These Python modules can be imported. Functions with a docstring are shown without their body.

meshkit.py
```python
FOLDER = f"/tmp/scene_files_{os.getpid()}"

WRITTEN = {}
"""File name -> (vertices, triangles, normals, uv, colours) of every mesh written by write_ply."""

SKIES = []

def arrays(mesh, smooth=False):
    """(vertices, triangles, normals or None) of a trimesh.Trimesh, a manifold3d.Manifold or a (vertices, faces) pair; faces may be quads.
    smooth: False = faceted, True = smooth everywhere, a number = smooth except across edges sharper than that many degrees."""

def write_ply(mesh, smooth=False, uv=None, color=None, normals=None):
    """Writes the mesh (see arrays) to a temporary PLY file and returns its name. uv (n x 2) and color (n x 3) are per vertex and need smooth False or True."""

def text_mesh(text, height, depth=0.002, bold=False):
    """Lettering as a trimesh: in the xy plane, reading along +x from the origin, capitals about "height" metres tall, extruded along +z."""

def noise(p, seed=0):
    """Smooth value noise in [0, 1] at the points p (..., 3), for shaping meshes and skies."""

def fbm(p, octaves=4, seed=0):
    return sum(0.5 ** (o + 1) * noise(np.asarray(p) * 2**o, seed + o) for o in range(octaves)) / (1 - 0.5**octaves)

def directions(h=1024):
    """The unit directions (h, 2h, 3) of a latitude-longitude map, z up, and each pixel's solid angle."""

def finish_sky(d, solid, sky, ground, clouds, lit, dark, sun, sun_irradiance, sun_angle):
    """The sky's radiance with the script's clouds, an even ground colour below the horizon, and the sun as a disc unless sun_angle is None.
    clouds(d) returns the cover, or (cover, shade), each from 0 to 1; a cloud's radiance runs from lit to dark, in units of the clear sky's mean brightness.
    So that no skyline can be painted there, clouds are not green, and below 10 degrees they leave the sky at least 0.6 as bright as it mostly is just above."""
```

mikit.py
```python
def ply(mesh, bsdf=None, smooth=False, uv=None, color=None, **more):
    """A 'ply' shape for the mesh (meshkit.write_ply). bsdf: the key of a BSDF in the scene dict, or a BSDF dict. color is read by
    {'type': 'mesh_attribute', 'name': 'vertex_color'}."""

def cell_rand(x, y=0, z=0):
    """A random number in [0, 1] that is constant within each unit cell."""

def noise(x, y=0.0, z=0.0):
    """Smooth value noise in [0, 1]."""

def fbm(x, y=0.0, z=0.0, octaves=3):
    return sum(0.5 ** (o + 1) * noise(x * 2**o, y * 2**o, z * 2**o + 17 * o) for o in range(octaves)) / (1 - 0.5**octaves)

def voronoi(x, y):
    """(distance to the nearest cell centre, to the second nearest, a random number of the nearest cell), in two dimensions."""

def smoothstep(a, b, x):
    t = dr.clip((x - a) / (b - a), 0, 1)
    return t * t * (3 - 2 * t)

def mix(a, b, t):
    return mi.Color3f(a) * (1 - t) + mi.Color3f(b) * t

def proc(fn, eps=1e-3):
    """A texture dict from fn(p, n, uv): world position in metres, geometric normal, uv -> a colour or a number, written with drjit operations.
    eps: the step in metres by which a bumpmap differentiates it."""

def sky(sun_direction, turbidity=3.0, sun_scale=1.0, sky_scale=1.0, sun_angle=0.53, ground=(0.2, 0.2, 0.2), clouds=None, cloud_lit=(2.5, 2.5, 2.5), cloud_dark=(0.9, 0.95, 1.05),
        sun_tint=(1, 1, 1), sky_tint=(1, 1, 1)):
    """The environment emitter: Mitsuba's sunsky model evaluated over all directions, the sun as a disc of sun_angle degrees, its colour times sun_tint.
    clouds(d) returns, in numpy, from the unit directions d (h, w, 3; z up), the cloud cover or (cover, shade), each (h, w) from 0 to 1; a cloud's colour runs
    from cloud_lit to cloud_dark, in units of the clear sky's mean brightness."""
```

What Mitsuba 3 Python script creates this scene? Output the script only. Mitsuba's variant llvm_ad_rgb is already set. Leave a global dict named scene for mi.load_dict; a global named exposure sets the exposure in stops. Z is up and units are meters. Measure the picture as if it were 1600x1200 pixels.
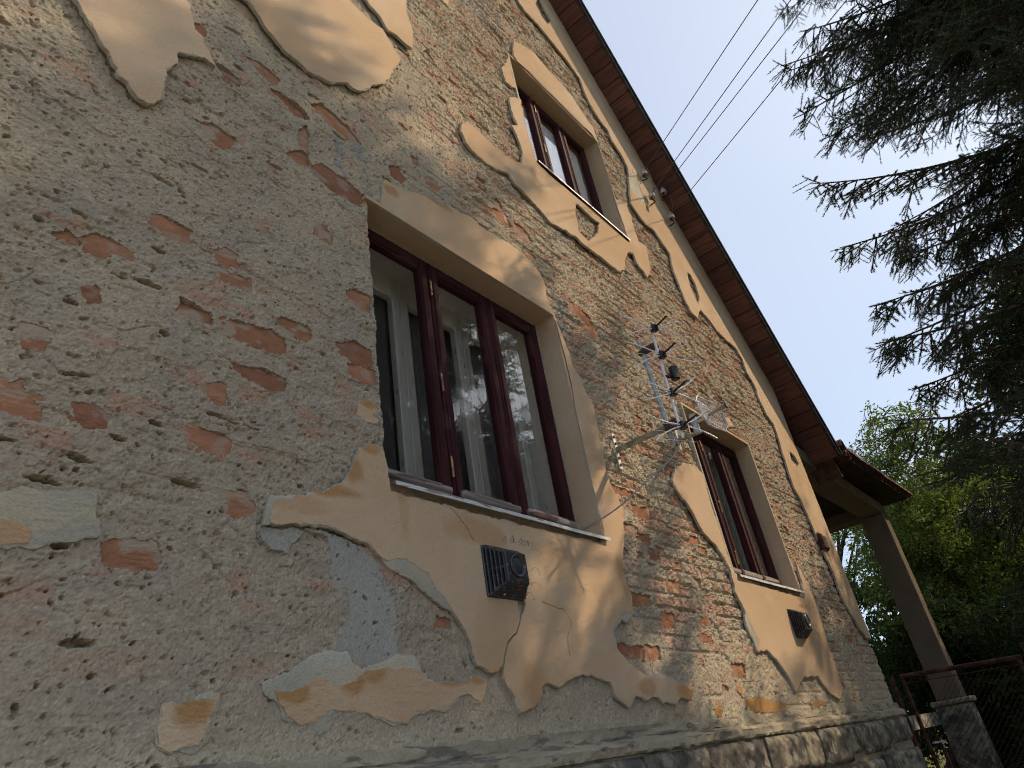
import math, json
import numpy as np, trimesh
import mitsuba as mi, drjit as dr
import mikit
from mikit import proc, noise, fbm, voronoi, smoothstep, mix
from scipy.spatial import Delaunay
from shapely.geometry import Polygon, Point, LineString, box as sbox
from shapely import contains_xy
from shapely.ops import unary_union

T = mi.ScalarTransform4f
scene, labels = {}, {}
SEED = 7

# ------------------------------------------------------------------ camera, sky, exposure
SUN = (1.25, -1.0, 1.29)
exposure = 1.65
scene['camera'] = {'type': 'perspective', 'fov': 72.324, 'fov_axis': 'x', 'near_clip': 0.05, 'far_clip': 600.0,
    'to_world': T().look_at(origin=[0, -1.8, 1.5], target=[0.711698, -1.8 + 0.496245, 1.5 + 0.497219], up=[-0.301331, -0.423720, 0.854202])}


def veil(d):
    x, y, z = d[..., 0], d[..., 1], np.maximum(d[..., 2], 0.05)
    u, v = x / (z + 0.35), y / (z + 0.35)
    n = 0
    for k, (a, b) in enumerate(((1.7, 0.9), (3.4, -1.1), (6.8, 1.9), (12.1, 3.0))):
        n = n + 0.5 ** k * (np.sin(a * u + 1.3 * b * v + 2.1 * k) * np.cos(b * u * 1.7 - a * v * 0.8 + k) * 0.5 + 0.5)
    n = n / 1.9
    sun = np.array(SUN) / np.linalg.norm(SUN)
    a = np.degrees(np.arccos(np.clip(d @ sun, -1, 1)))
    return np.clip(0.62 + 0.36 * (n - 0.5), 0, 1), 1 - np.exp(-(a / 22.0) ** 1.3)      # haze: brighter towards the sun


scene['sky'] = mikit.sky(SUN, turbidity=3.0, sun_scale=1.1, sun_angle=0.7, sun_tint=(1.0, 0.975, 0.94), clouds=veil, cloud_lit=(5.2, 5.2, 5.2), cloud_dark=(1.78, 2.02, 2.5), sky_scale=1.55, ground=(0.10, 0.11, 0.07))

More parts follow.
